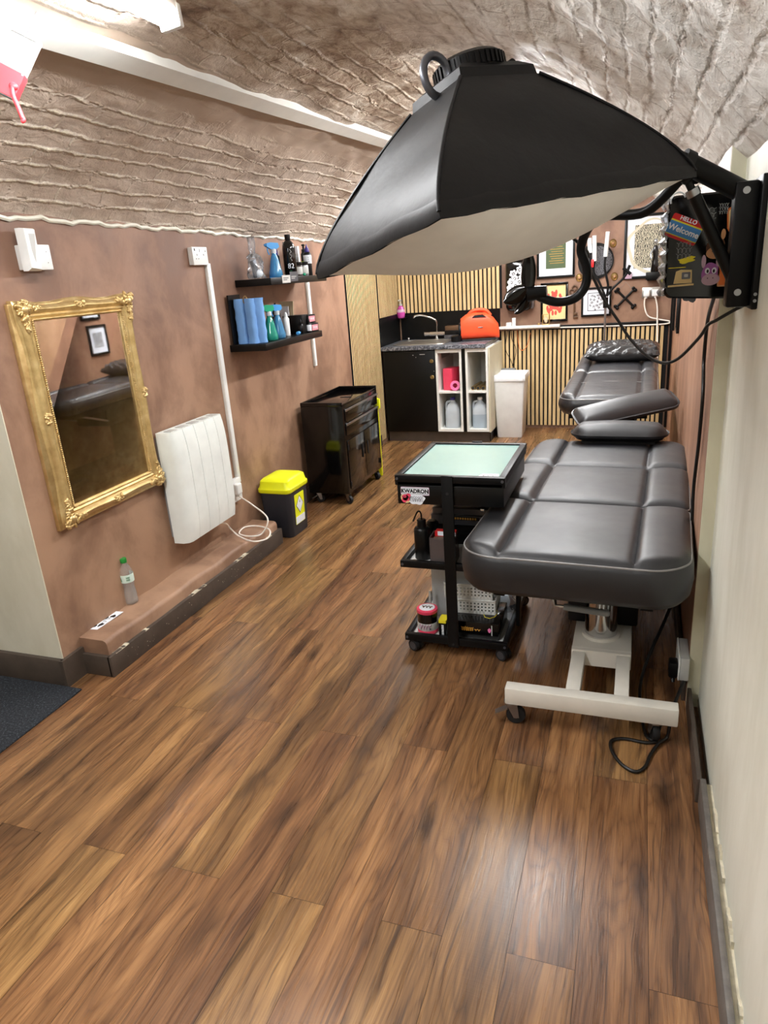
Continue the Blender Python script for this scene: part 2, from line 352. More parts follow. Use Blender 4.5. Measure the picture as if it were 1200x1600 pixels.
# ------------------------------------------------------------------ mesh building
class B:
    def __init__(s, mtx=None):
        s.bm = bmesh.new(); s.M = mtx or Matrix()
    def v(s, p): return s.bm.verts.new(s.M @ Vector(p))
    def face(s, vs):
        try: return s.bm.faces.new(vs)
        except ValueError: return None
    def box(s, x0, x1, y0, y1, z0, z1, bev=0, seg=2, mtx=None):
        m = (mtx or Matrix())
        ps = [(x0,y0,z0),(x1,y0,z0),(x1,y1,z0),(x0,y1,z0),(x0,y0,z1),(x1,y0,z1),(x1,y1,z1),(x0,y1,z1)]
        vs = [s.v(m @ Vector(p)) for p in ps]
        fs = [s.face([vs[i] for i in q]) for q in ((0,3,2,1),(4,5,6,7),(0,1,5,4),(1,2,6,5),(2,3,7,6),(3,0,4,7))]
        if bev:
            es = list({e for f in fs for e in f.edges})
            bmesh.ops.bevel(s.bm, geom=es, offset=bev, segments=seg, profile=.5, affect='EDGES')
        return s
    def cyl(s, p0, p1, r0, r1=None, n=16, caps=True):
        r1 = r0 if r1 is None else r1
        p0 = Vector(p0); p1 = Vector(p1); d = (p1-p0).normalized()
        a = d.orthogonal().normalized(); b = d.cross(a)
        A = [s.v(p0+(a*cos(2*pi*i/n)+b*sin(2*pi*i/n))*r0) for i in range(n)]
        Bv = [s.v(p1+(a*cos(2*pi*i/n)+b*sin(2*pi*i/n))*r1) for i in range(n)]
        for i in range(n): s.face([A[i], A[(i+1)%n], Bv[(i+1)%n], Bv[i]])
        if caps: s.face(A[::-1]); s.face(Bv)
        return s
    def tube(s, pts, r, n=8, closed=False, radii=None):
        P = [Vector(p) for p in pts]; m = len(P); rings = []
        T = []
        for i in range(m):
            a = P[(i-1) % m] if closed or i else P[0]; b = P[(i+1) % m] if closed or i < m-1 else P[-1]
            T.append((b-a).normalized())
        nrm = T[0].orthogonal().normalized()
        for i in range(m):
            nrm = (nrm - T[i]*nrm.dot(T[i]))
            nrm = nrm.normalized() if nrm.length > 1e-6 else T[i].orthogonal().normalized()
            bn = T[i].cross(nrm); rr = radii[i] if radii else r
            rings.append([s.v(P[i]+(nrm*cos(2*pi*k/n)+bn*sin(2*pi*k/n))*rr) for k in range(n)])
        for i in range(m if closed else m-1):
            A = rings[i]; C = rings[(i+1) % m]; sh = 0
            if closed and i == m-1:
                sh = min(range(n), key=lambda q: (A[0].co-C[q].co).length)
            for k in range(n): s.face([A[k], A[(k+1)%n], C[(k+1+sh)%n], C[(k+sh)%n]])
        if not closed: s.face(rings[0][::-1]); s.face(rings[-1])
        return s
    def lathe(s, prof, n=24, o=(0,0,0), sx=1., sy=1., cap=True):
        o = Vector(o); rings = []
        for r, z in prof:
            rings.append([s.v(o+Vector((r*sx*cos(2*pi*k/n), r*sy*sin(2*pi*k/n), z))) for k in range(n)])
        for a, b in zip(rings, rings[1:]):
            for k in range(n): s.face([a[k], a[(k+1)%n], b[(k+1)%n], b[k]])
        if cap: s.face(rings[0][::-1]); s.face(rings[-1])
        return s
    def prism(s, poly, t, mtx=None, bev=0):
        """polygon in XY extruded along +Z by t, placed with mtx"""
        m = mtx or Matrix()
        A = [s.v(m @ Vector((x, y, 0))) for x, y in poly]; Bv = [s.v(m @ Vector((x, y, t))) for x, y in poly]
        n = len(poly); fs = [s.face(A[::-1]), s.face(Bv)]
        for i in range(n): fs.append(s.face([A[i], A[(i+1)%n], Bv[(i+1)%n], Bv[i]]))
        if bev:
            es = list({e for f in fs[:2] for e in f.edges})
            bmesh.ops.bevel(s.bm, geom=es, offset=bev, segments=2, profile=.5, affect='EDGES')
        return s
    def ell(s, c, rx, ry, rz, n=16, m=10, mtx=None):
        mt = mtx or Matrix(); c = Vector(c); rings = []
        for j in range(1, m):
            th = pi*j/m
            rings.append([s.v(mt @ (c+Vector((rx*sin(th)*cos(2*pi*k/n), ry*sin(th)*sin(2*pi*k/n), rz*cos(th))))) for k in range(n)])
        t = s.v(mt @ (c+Vector((0,0,rz)))); b = s.v(mt @ (c-Vector((0,0,rz))))
        for k in range(n):
            s.face([t, rings[0][k], rings[0][(k+1)%n]]); s.face([b, rings[-1][(k+1)%n], rings[-1][k]])
        for a, d in zip(rings, rings[1:]):
            for k in range(n): s.face([a[k], d[k], d[(k+1)%n], a[(k+1)%n]])
        return s
    def loft(s, loops, cap=True, closed=True):
        R = [[s.v(p) for p in L] for L in loops]; n = len(R[0])
        for a, b in zip(R, R[1:]):
            for k in range(n if closed else n-1): s.face([a[k], a[(k+1)%n], b[(k+1)%n], b[k]])
        if cap: s.face(R[0][::-1]); s.face(R[-1])
        return s
    def add(s, me, mtx):
        t = bmesh.new(); t.from_mesh(me); t.transform(s.M @ mtx)
        tmp = bpy.data.meshes.new('t'); t.to_mesh(tmp); t.free(); s.bm.from_mesh(tmp); bpy.data.meshes.remove(tmp)
        return s
def obj(name, b, m, parent=None, smooth=35, label=None, recalc=True):
    me = bpy.data.meshes.new(name)
    if recalc: bmesh.ops.recalc_face_normals(b.bm, faces=b.bm.faces)
    b.bm.to_mesh(me); b.bm.free()
    me.materials.append(M[m] if isinstance(m, str) else m)
    if smooth:
        for p in me.polygons: p.use_smooth = True
        me.set_sharp_from_angle(angle=radians(smooth))
    o = bpy.data.objects.new(name, me); COL.objects.link(o)
    if parent: o.parent = parent
    if label: o['label'] = label
    return o
def thing(name, label, cat, loc=(0,0,0), rot=(0,0,0), group=None):
    o = bpy.data.objects.new(name, None); o.empty_display_size = .05; COL.objects.link(o)
    o.location = loc; o.rotation_euler = rot
    return tag(o, label, cat, group)
def tag(o, label, cat, group=None):
    o['label'] = label; o['category'] = cat
    if group: o['group'] = group
    return o
def struct(name, b, m, smooth=0, label=None):
    o = obj(name, b, m, None, smooth); o['kind'] = 'structure'
    return o
def dup(root, loc, label=None, group=None, rot=None):
    r = root.copy(); COL.objects.link(r); r.location = loc
    if rot is not None: r.rotation_euler = rot
    if label: r['label'] = label
    if group: r['group'] = group
    for ch in list(root.children):
        c = ch.copy(); COL.objects.link(c); c.parent = r
        for g in list(ch.children):
            d = g.copy(); COL.objects.link(d); d.parent = c
    return r
_tc = {}
def text_mesh(body, size, extrude=.0004, bold=0.):
    k = (body, size, extrude, bold)
    if k in _tc: return _tc[k]
    cu = bpy.data.curves.new('lettering', 'FONT'); cu.body = body; cu.size = size; cu.extrude = extrude
    cu.align_x = 'CENTER'; cu.align_y = 'CENTER'; cu.offset = bold; cu.resolution_u = 3
    o = bpy.data.objects.new('lettering_tmp', cu); COL.objects.link(o)
    dg = bpy.context.evaluated_depsgraph_get()
    me = bpy.data.meshes.new_from_object(o.evaluated_get(dg))
    bpy.data.objects.remove(o); bpy.data.curves.remove(cu); _tc[k] = me
    return me
def frame_m(o, ux, uy):
    """matrix with local X along ux, Y along uy, Z their cross product"""
    ux = Vector(ux).normalized(); uz = ux.cross(Vector(uy)).normalized(); uy = uz.cross(ux)
    return Matrix(((ux.x, uy.x, uz.x, o[0]), (ux.y, uy.y, uz.y, o[1]), (ux.z, uy.z, uz.z, o[2]), (0,0,0,1)))
def rrect(w, h, r, n=5, cx=0, cy=0):
    pts = []
    for qx, qy, a0 in ((1,1,0),(-1,1,pi/2),(-1,-1,pi),(1,-1,3*pi/2)):
        for i in range(n+1):
            a = a0+pi/2*i/n
            pts.append((cx+qx*(w/2-r)+r*cos(a), cy+qy*(h/2-r)+r*sin(a)))
    return pts
def bez(pts, n=8):
    """Catmull-Rom through the points"""
    P = [Vector(p) for p in pts]; out = []
    for i in range(len(P)-1):
        p0 = P[max(i-1,0)]; p1 = P[i]; p2 = P[i+1]; p3 = P[min(i+2,len(P)-1)]
        for k in range(n):
            t = k/n
            out.append(.5*((2*p1)+(p2-p0)*t+(2*p0-5*p1+4*p2-p3)*t*t+(3*p1-p0-3*p2+p3)*t**3))
    out.append(P[-1]); return out

def squig(b, x0, x1, y, h, n, r, z, seed=1):
    """illegible hand lettering: a looping stroke"""
    q = random.Random(seed); pts = []
    N = n*8
    for i in range(N+1):
        u = i/N; a = 2*pi*n*u
        pts.append((x0+(x1-x0)*u+h*.35*sin(a)*(.6+.6*q.random()), y+h*(.5+.3*q.random())*cos(a+.4*sin(3*a)), z))
    b.tube(pts, r, 5); return b
def blob(cx, cy, rx, ry, n=26, k=3, amp=.12, ph=0.):
    return [(cx+rx*cos(a)*(1+amp*sin(k*a+ph)), cy+ry*sin(a)*(1+amp*cos((k+1)*a+ph))) for a in [2*pi*i/n for i in range(n)]]
# ================================================================== the room
YB = 6.9
def xl(y): return -2.205-.017*(y-2)          # face of the long brown wall
def xr(y): return .222+.0148*(y-2.36)        # face of the far part of the right wall
# ---- floor: every laminate board is a quad of the one floor mesh
b = B(); ry = b.bm.loops.layers.uv.new('UVMap'); pl = b.bm.faces.layers.float.new('plank_f')
PW, PL = .159, 1.365
vals = []
for i in range(-21, 6):
    x0 = -.388+PW*i; x1 = x0+PW
    ph = 1.895 if i % 2 == 0 else 1.217
    for k in range(-4, 5):
        y0 = ph+PL*k; y1 = y0+PL
        if y0 > YB or y1 < -2.5: continue
        y0c, y1c = max(y0, -2.5), min(y1, YB+.02)
        g = .0006
        vs = [b.v(p) for p in ((x0+g, y0c+g, 0), (x1-g, y0c+g, 0), (x1-g, y1c-g, 0), (x0+g, y1c-g, 0))]
        f = b.face(vs); q = rng.random(); vals.append(q)
        for lp, (u, w) in zip(f.loops, ((0,0),(0,PW),(y1c-y0c,PW),(y1c-y0c,0))): lp[ry].uv = (u, w)
        f[pl] = q
        # shallow dark bevel below the joint
floor = struct('floor', b, 'floor')
me = floor.data
a = me.attributes.new('plank', 'FLOAT', 'FACE'); src = [0.]*len(me.polygons)
me.attributes['plank_f'].data.foreach_get('value', src); a.data.foreach_set('value', src)
b = B(); b.box(-3.75, .62, -2.5, YB+.02, -.06, -.0012)
o = obj('floor_underlay', b, 'floor_gap', floor, 0)
# ---- walls
b = B(); m = frame_m((xl(1.926), 1.926, 0), (-.017, 1, 0), (-1, -.017, 0))
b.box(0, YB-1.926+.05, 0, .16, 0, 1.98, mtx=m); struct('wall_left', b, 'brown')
b = B(); b.box(-3.75, xl(1.925)-.165, 1.925, 2.1, 0, 2.6); b.box(-2.6, xl(1.925)-.0005, 1.9225, 1.9257, 0, 2.6); struct('wall_pillar', b, 'cream_pillar')
b = B(); b.box(-2.6, .6, YB, YB+.12, 0, 2.5); struct('wall_back', b, 'brown')
b = B(); b.box(.262, .42, -2.5, 2.36, 0, 2.0); struct('wall_right_near', b, 'cream')
b = B(); m = frame_m((xr(2.36), 2.362, 0), (.0148, 1, 0), (-1, .0148, 0))
b.box(0, YB-2.36+.05, -.2, 0, 0, 2.0, mtx=m); struct('wall_right_far', b, 'brown_right')
b = B(); b.box(xr(2.36)+.001, .262, 2.352, 2.361, 0, 1.99); struct('trim_1', b, 'cream_strip')
b = B(); b.box(-3.75, .42, -2.62, -2.5, 0, 2.6); struct('wall_front', b, 'cream')
b = B(); b.box(-3.87, -3.75, -2.6, 2.1, 0, 2.6); struct('wall_entrance', b, 'cream')
b = B(); b.box(-3.8, -2.28, -2.6, 1.95, 2.5, 2.6)
b.box(-2.36, -2.28, -2.6, 1.93, 1.84, 2.6); struct('ceiling_entrance', b, 'cream')
# ---- brick barrel vault, axis along the room
CX, CZ, RV = -1.005, .655, 1.695
A0, A1 = math.asin((-2.36-CX)/RV), math.asin((.30-CX)/RV)
NA, NY = 170, 380
ys = np.linspace(-2.55, YB+.03, NY); an = np.linspace(A0, A1, NA)
def fbm(shape, cells, seed):
    r = np.random.default_rng(seed); out = np.zeros(shape)
    for ca, cy, amp in cells:
        g = r.standard_normal((ca+2, cy+2))
        ia = np.linspace(0, ca, shape[0]); iy = np.linspace(0, cy, shape[1])
        a0 = ia.astype(int); y0 = iy.astype(int); fa = (ia-a0)[:, None]; fy = (iy-y0)[None]
        fa = fa*fa*(3-2*fa); fy = fy*fy*(3-2*fy)
        out += amp*((g[a0][:, y0]*(1-fa)+g[a0+1][:, y0]*fa)*(1-fy)+(g[a0][:, y0+1]*(1-fa)+g[a0+1][:, y0+1]*fa)*fy)
    return out
dsp = fbm((NA, NY), ((8, 20, .010), (24, 50, .005), (60, 130, .0028)), 3)
edge = np.clip(np.minimum(np.arange(NA), np.arange(NA)[::-1])/14., 0, 1)[:, None]
rr = RV + dsp*edge
# slight sag of the whitewashed haunch towards the wall on the right
P = np.stack([CX+rr*np.sin(an)[:, None], np.repeat(ys[None], NA, 0), CZ+rr*np.cos(an)[:, None]], -1)
rise = (P[..., 1]-2.)*.0075; P[..., 2] += np.clip(rise, -.03, .05)
me = bpy.data.meshes.new('vault')
idx = np.arange(NA*NY).reshape(NA, NY)
Q = np.stack([idx[:-1, :-1], idx[:-1, 1:], idx[1:, 1:], idx[1:, :-1]], -1).reshape(-1, 4)
me.from_pydata(P.reshape(-1, 3).tolist(), [], Q.tolist())
uvl = me.uv_layers.new(name='UVMap'); S = (an-A0)*RV
UV = np.stack([np.repeat(S[:, None], NY, 1), np.repeat(ys[None], NA, 0)], -1).reshape(-1, 2)
li = np.zeros(len(me.loops), int); me.loops.foreach_get('vertex_index', li)
uvl.data.foreach_set('uv', UV[li].reshape(-1).astype('f'))
for p in me.polygons: p.use_smooth = True
me.materials.append(M['vault'])
vault = bpy.data.objects.new('ceiling', me); COL.objects.link(vault); vault['kind'] = 'structure'
def vz(x, y): return CZ+sqrt(RV*RV-(x-CX)**2)+max(-.03, min(.05, (y-2)*.0075))
# lime lip where the painted plaster meets the bricks of the left haunch
b = B(); pts = []
for i in range(120):
    y = 1.95+i*.041; pts.append((xl(y)+.004+.003*sin(i*1.7), y, vz(xl(y), y)-.006+.005*sin(i*.9)+.004*sin(i*2.3)))
b.tube(pts, .009, 6); struct('trim_2', b, 'cream')
# white trunking running along the vault
b = B(); L0 = []; L1 = []
pa = []
for i in range(30):
    y = -2.4+i*.26; x = -1.585+.042*(y-1.6)
    n = Vector((x-CX, 0, vz(x, y)-CZ)).normalized(); tn = Vector((n.z, 0, -n.x))
    c = Vector((x, y, vz(x, y)))+n*.006
    pa.append([c-tn*.040, c+tn*.040, c+tn*.038-n*.034, c-tn*.038-n*.034])
    if y > 4.5: break
b.loft(pa); tag(obj('ceiling_trunking', b, 'white_paint'), 'long white cable trunking running along the brick vault', 'trunking')
# ---- skirting boards
b = B(); b.box(-3.75, xl(1.95)+.012, 1.902, 1.9225, 0, .125, .004)
struct('baseboard_pillar', b, 'skirting', 40)
b = B(); m = frame_m((xl(1.90)-.002, 1.90, 0), (-.017, 1, 0), (-1, -.017, 0))
b.box(0, .125, -.018, 0, 0, .125, mtx=m); b.box(1.62, 4.2, -.016, 0, 0, .11, bev=.003, mtx=m)
struct('baseboard_left', b, 'skirting', 40)
b = B(); b.box(.229, .245, -2.5, 1.84, 0, .10, .004); struct('baseboard_right', b, 'skirting_worn', 40)
b = B(); b.box(.222, .236, 1.85, 2.34, 0, .085, .003); b.box(xr(2.4)-.014, xr(2.4), 2.38, 4.6, 0, .085, .003)
struct('baseboard_far', b, 'skirting', 40)
def ragged(x, y0, y1, z0, lo, hi, th, keep, seed):
    """broken paint or plaster: a thin ragged strip along Y, interrupted"""
    r = random.Random(seed); bb = B(); y = y0; cur = []
    def flush():
        if len(cur) > 2: bb.loft(cur)
        cur.clear()
    on = True
    while y < y1:
        if r.random() < .30: on = r.random() < keep
        if on:
            h = lo+(hi-lo)*r.random()**1.6
            cur.append([(x, y, z0), (x+th, y, z0), (x+th, y, z0+h), (x, y, z0+h)])
        else: flush()
        y += .008+r.random()*.008
    flush(); return bb
b = B(); b.box(.245, .262, -2.5, 1.84, 0, .080); struct('trim_12', b, 'plaster_edge')
struct('trim_3', ragged(.2552, .2, 1.84, .079, .006, .030, .0072, .6, 4), 'plaster_edge', 0)
# ---- low painted plinth with its own skirting
PX0, PX1, PY0, PY1 = -2.24, -2.062, 2.03, 3.57
b = B(); n = 24; loops = []
for i in range(n+1):
    y = PY0+(PY1-PY0)*i/n; t = i/n
    zt = .164-.014*t+.003*sin(i*1.3); xf = PX1-.004*sin(i*.8)
    r = .02
    loops.append([(PX0,y,0),(xf,y,0),(xf,y,zt-r),(xf-r*.3,y,zt-r*.3),(xf-r,y,zt),(PX0,y,zt+.002)])
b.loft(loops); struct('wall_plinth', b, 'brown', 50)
b = B(); b.box(PX1, PX1+.02, PY0-.018, PY1+.02, 0, .098, .003); b.box(PX0+.03, PX1+.012, PY0-.018, PY0, 0, .098, .003)
b.box(PX1-.09, PX1+.012, PY1, PY1+.018, 0, .098, .003)
struct('baseboard_plinth', b, 'skirting', 40)
b = ragged(PX1-.001, PY0+.02, PY1, .0955, .001, .007, .0212, .3, 9)
for i in range(40):
    y = PY0+.05+random.random()*1.4; z = .02+random.random()*.06; s_ = .0008+random.random()*.0016
    b.box(PX1+.019, PX1+.0206, y, y+s_*2, z, z+s_)
struct('trim_4', b, 'plaster_edge', 0)
# ---- slatted acoustic panels
def slats(name, m, w, z0, z1, pitch=.041, sw=.026, th=.012, ft=.009):
    f = B(m); f.box(0, w, 0, ft, z0, z1)
    root = struct(name, f, 'felt')
    s_ = B(m); x = pitch-sw
    while x+sw < w+.002:
        s_.box(x, x+sw, ft-.001, ft+th, z0, z1, .001, 1); x += pitch
    obj('slats', s_, 'slat', root, 30)
    return root
# back wall (local X along the wall, local Y out of the wall into the room)
def back_m(x): return Matrix(((1,0,0,x),(0,-1,0,YB),(0,0,1,0),(0,0,0,1)))
slats('trim_5', back_m(-2.287), 1.047, 1.165, 2.36)
slats('trim_6', back_m(-1.262), 1.512, .03, .95)
YS = at(548,520,x=xl(5.4)+.02).y
# left wall: tall panel in front, shorter recessed panel over the sink
ml = Matrix(((-.017, 1, 0, xl(YS)), (1, .017, 0, YS), (0, 0, 1, 0), (0, 0, 0, 1)))
slats('trim_7', ml, 6.255-YS, .04, 1.86, .036, .0185, .002)
ml2 = Matrix(((-.017, 1, 0, xl(6.26)), (1, .017, 0, 6.26), (0, 0, 1, 0), (0, 0, 0, 1)))
slats('trim_8', ml2, .62, 1.165, 1.86, .036, .0185, .002)
# black rail across the back wall and black corner strips
b = B(); b.box(-.86, .26, YB-.03, YB, .945, .985, .003); struct('trim_9', b, 'black_satin', 40)
b = B(); b.box(.262, .284, YB-.05, YB-.028, .02, 1.4); b.box(.254, .276, YB-.62, YB-.6, .95, 1.5)
struct('trim_10', b, 'black_satin', 40)
# entrance mat
b = B(); b.box(-3.3, -2.115, .2, 1.90, 0, .008, .003)
tag(obj('door_mat', b, 'carpet', None, 40), 'charcoal carpet mat lying on the boards beside the cream pillar', 'mat')
# ================================================================== things on and along the long brown wall
def wall_m(y, z, d=0.):
    """frame on the brown wall: local X = along the wall (deeper), local Y = up, local Z = out into the room"""
    return Matrix(((-.017, 0, 1, xl(y)+d), (1, 0, .017, y), (0, 1, 0, z), (0, 0, 0, 1)))
def wthing(name, label, cat, y, z, d=0., group=None):
    t = thing(name, label, cat, group=group); t.matrix_world = wall_m(y, z, d).normalized(); return t
def lb(x0, x1, y0, y1, z0, z1, bev=0, seg=2): return B().box(x0, x1, y0, y1, z0, z1, bev, seg)

def wp_(px, py, d=0.):
    q = at(px, py, x=xl(2.5)+d)
    for _ in range(3): q = at(px, py, x=xl(q.y)+d)
    return q.y, q.z
my0 = (wp_(24,470,.03)[0]+wp_(97,828,.03)[0])/2; my1 = (wp_(200,457,.03)[0]+wp_(255,755,.03)[0])/2
mz0 = (wp_(97,828,.03)[1]+wp_(255,755,.03)[1])/2; mz1 = (wp_(24,470,.03)[1]+wp_(200,457,.03)[1])/2
MY, MZ = (my0+my1)/2, (mz0+mz1)/2
# ---- gilt mirror -------------------------------------------------
t = wthing('gilt_mirror', 'tall ornate gold framed mirror on the brown wall above the plinth', 'mirror', MY, MZ, .0)
W2, H2 = (my1-my0)/2, (mz1-mz0)/2     # half outer size
def frame_loops(prof, hw, hh, wave=0.):
    """sweep a profile (inset from the edge, height) round a rectangle with a gently scalloped outer edge"""
    loops = []
    def side(a, c, k):
        out = []
        N = 28
        for i in range(N):
            s_ = i/N; out.append((a[0]+(c[0]-a[0])*s_, a[1]+(c[1]-a[1])*s_, s_, k))
        return out
    cor = [(-1,-1),(1,-1),(1,1),(-1,1)]
    for ins, h in prof:
        L = []
        w, hh_ = hw-ins, hh-ins
        C4 = [(cx*w, cy*hh_) for cx, cy in cor]
        for k in range(4):
            for x, y, s_, kk in side(C4[k], C4[(k+1)%4], k):
                sc = wave*(1-min(1, ins/.05))*(.5-.5*cos(4*pi*s_))*(1 if True else 0)
                sc = sc*(1 if .02 < s_ < .98 else 0)
                nx, ny = ((0,-1),(1,0),(0,1),(-1,0))[kk]
                L.append((x-nx*sc, y-ny*sc, h))
        loops.append(L)
    return loops
prof = [(0,0),(0,.018),(.004,.024),(.012,.026),(.016,.034),(.024,.044),(.034,.047),(.044,.040),(.052,.031),(.056,.034),(.060,.036),(.064,.033),(.068,.029),(.076,.028),(.080,.024),(.081,.012)]
b = B(); b.loft(frame_loops(prof, W2, H2, .012), cap=False); fr = obj('frame', b, 'gold', t, 50)
b = lb(-W2-.016, W2-.02, -H2-.004, H2-.01, .0, .020, .004); obj('backing_frame', b, 'gold', t)
b = B()   # row of beads round the glass
for k, (ax, n, hw, hh) in enumerate(((0, 66, W2-.073, H2-.073), (1, 94, W2-.073, H2-.073))):
    for i in range(n):
        s_ = -1+2*(i+.5)/n
        for sg in (-1, 1):
            c = (s_*hw, sg*hh, .031) if ax == 0 else (sg*hw, s_*hh, .031)
            b.ell(c, .0048, .0048, .0055, 6, 4)
obj('beading', b, 'gold', fr, 60)
def ornament(cx, cy, dx, dy, big):
    bb = B(); r = random.Random(int(cx*1000)+int(cy*77))
    n = 70 if big else 20; L = .115 if big else .04
    for i in range(n):
        if big:
            arm = i % 2; u = r.random()**1.5*L; w = (1-u/L)*.03*(r.random()-.5)*2
            px, py = (u, .026+w*.8) if arm == 0 else (.026+w*.8, u)
            px, py = cx+dx*px, cy+dy*py
        else:
            px, py = cx+(r.random()-.5)*L*(1 if dy else .5), cy+(r.random()-.5)*L*(.5 if dy else 1.)
        rr_ = .0045+.006*r.random(); a = r.random()*pi
        m = Matrix.Translation((px, py, .040+.006*r.random())) @ Matrix.Rotation(a, 4, 'Z')
        bb.ell((0,0,0), rr_*1.7, rr_*.8, rr_*.9, 8, 5, m)
    if big:   # shell boss and scrolls
        bb.ell((cx+dx*.030, cy+dy*.030, .046), .018, .018, .012, 14, 8)
        for k in range(7):
            a = pi/4+(k-3)*.42
            m = Matrix.Translation((cx+dx*.020, cy+dy*.020, .044))
            bb.ell((-dx*cos(a)*.016, -dy*sin(a)*.016, 0), .006, .006, .008, 8, 5, m)
        for q in range(2):
            pts = []
            for i in range(20):
                a = i*.42; rr_ = .017*(1-i/24)
                ox, oy = (.075, .022) if q == 0 else (.022, .075)
                pts.append((cx+dx*(ox+rr_*cos(a)), cy+dy*(oy+rr_*sin(a)), .043+.002*cos(a)))
            bb.tube(pts, .0032, 6)
    return bb
for sx in (-1, 1):
    for sy in (-1, 1): obj('corner_ornament', ornament(sx*(W2-.004), sy*(H2-.004), -sx, -sy, True), 'gold', fr, 60)
for sx in (-1, 1):
    obj('side_ornament', ornament(sx*(W2-.030), 0, 0, 0, False), 'gold', fr, 60)
    obj('side_ornament', ornament(0, sx*(H2-.030), 0, 1, False), 'gold', fr, 60)
b = lb(-W2+.07, W2-.07, -H2+.07, H2-.07, .012, .020); obj('glass', b, 'mirror', t, 0)

# ---- sockets and trunking -----------------------------------------
def socket_plate(name, label, y, z, w, h, slots):
    t = wthing(name, label, 'socket', y, z)
    b = lb(-w/2, w/2, -h/2, h/2, 0, .022, .003); obj('back_box', b, 'white_plastic', t)
    b = lb(-w/2-.002, w/2+.002, -h/2-.002, h/2+.002, .022, .031, .003); p = obj('faceplate', b, 'white_plastic', t)
    for x, yy, sw, sh in slots:
        b = lb(x-sw/2, x+sw/2, yy-sh/2, yy+sh/2, .0305, .0318); obj('slot', b, 'ink_black', p, 0)
    return t
S3 = lambda x: [(x, .006, .004, .009), (x-.011, -.014, .007, .004), (x+.011, -.014, .007, .004)]
socket_plate('wall_socket', 'white double wall socket at the top of the long white trunking', *wp_(313,400,.03), .138, .086,
             S3(-.032)+S3(.03)[:1]+[(-.05, .031, .008, .012), (.05, .024, .006, .008), (-.005, .028, .004, .018)])
TY_ = (wp_(320,416)[0]+wp_(371,745)[0])/2; TZ1 = wp_(320,412)[1]; TZ0 = wp_(373,752)[1]
t = wthing('cable_trunking', 'long white trunking dropping from the upper socket down behind the radiator', 'trunking', TY_, (TZ0+TZ1)/2)
obj('channel', lb(-.019, .019, -(TZ1-TZ0)/2, (TZ1-TZ0)/2, 0, .016, .002), 'white_paint', t)
obj('lid', lb(-.016, .016, -(TZ1-TZ0)/2, (TZ1-TZ0)/2, .016, .019, .001), 'white_plastic', t)
UZ1 = 1.62; UZ0 = wp_(490,572)[1]
t = wthing('cable_trunking', 'short white trunking passing behind both black shelves', 'trunking', wp_(484,500)[0], (UZ0+UZ1)/2)
obj('channel', lb(-.019, .019, -(UZ1-UZ0)/2, (UZ1-UZ0)/2, 0, .016, .002), 'white_paint', t)
obj('lid', lb(-.016, .016, -(UZ1-UZ0)/2, (UZ1-UZ0)/2, .016, .019, .001), 'white_plastic', t)
socket_plate('wall_socket', 'white double wall socket under the chunky white adapter above the mirror', *wp_(58,402,.03), .142, .088, [(.05, .02, .003, .003), (.05, -.02, .003, .003)])
t = wthing('plug_in_adapter', 'chunky white wedge-shaped adapter plugged in high above the gold mirror', 'adapter', wp_(47,388,.05)[0], wp_(47,388,.05)[1]-.005, .031)
b = B(); b.loft([[(-.036,-.075,0),(.030,-.075,0),(.030,.075,0),(-.036,.075,0)],[(-.036,-.075,.022),(.030,-.075,.022),(.030,.075,.022),(-.036,.075,.022)],[(-.033,-.065,.040),(.020,-.07,.034),(.024,.07,.034),(-.033,.072,.040)]])
body = obj('body', b, 'white_plastic', t, 20)
b = B(); b.prism([(-.028,.055),(.018,.055),(-.004,-.045)], .002, Matrix.Translation((0,0,.036))); obj('front_panel', b, 'light_grey', body, 0)
for k in range(4):
    obj('indicator', lb(-.0335, -.031, -.012+k*.008, -.008+k*.008, .02, .03), 'grey_plastic', body, 0)
# lower socket by the sharps bin, plug and the radiator lead
socket_plate('wall_socket', 'low white socket at the foot of the long trunking beside the radiator', *wp_(371,765,.03), .086, .13, [])
PY_, PZ_ = wp_(374,764,.06)
t = wthing('plug', 'white plug in the low socket with the radiator lead', 'plug', PY_, PZ_, .031)
obj('plug_body', lb(-.028, .028, -.032, .034, 0, .034, .009, 3), 'white_plastic', t)
obj('cable_grip', lb(-.008, .012, -.045, -.030, .006, .026, .004), 'white_plastic', t)
zt = .158
pts = [wall_m(PY_, PZ_-.042, .045) @ Vector((0,0,0)), at(396,790,x=-2.13), at(418,810,z=.25), at(410,833,z=zt+.012), at(392,838,z=zt+.006), at(374,834,z=zt+.004), at(382,824,z=zt+.004), at(402,822,z=zt+.004), at(421,828,z=zt+.004), at(418,841,z=zt+.006), at(396,846,z=zt+.012), at(374,838,z=zt+.018), at(360,826,z=zt+.05), at(352,818,x=-2.165), (-2.15, 3.02, .33)]
b = B(); b.tube(bez(pts, 10), .0046, 8); tag(obj('radiator_cable', b, 'white_cable'), 'white mains lead looped on the end of the plinth', 'cable')

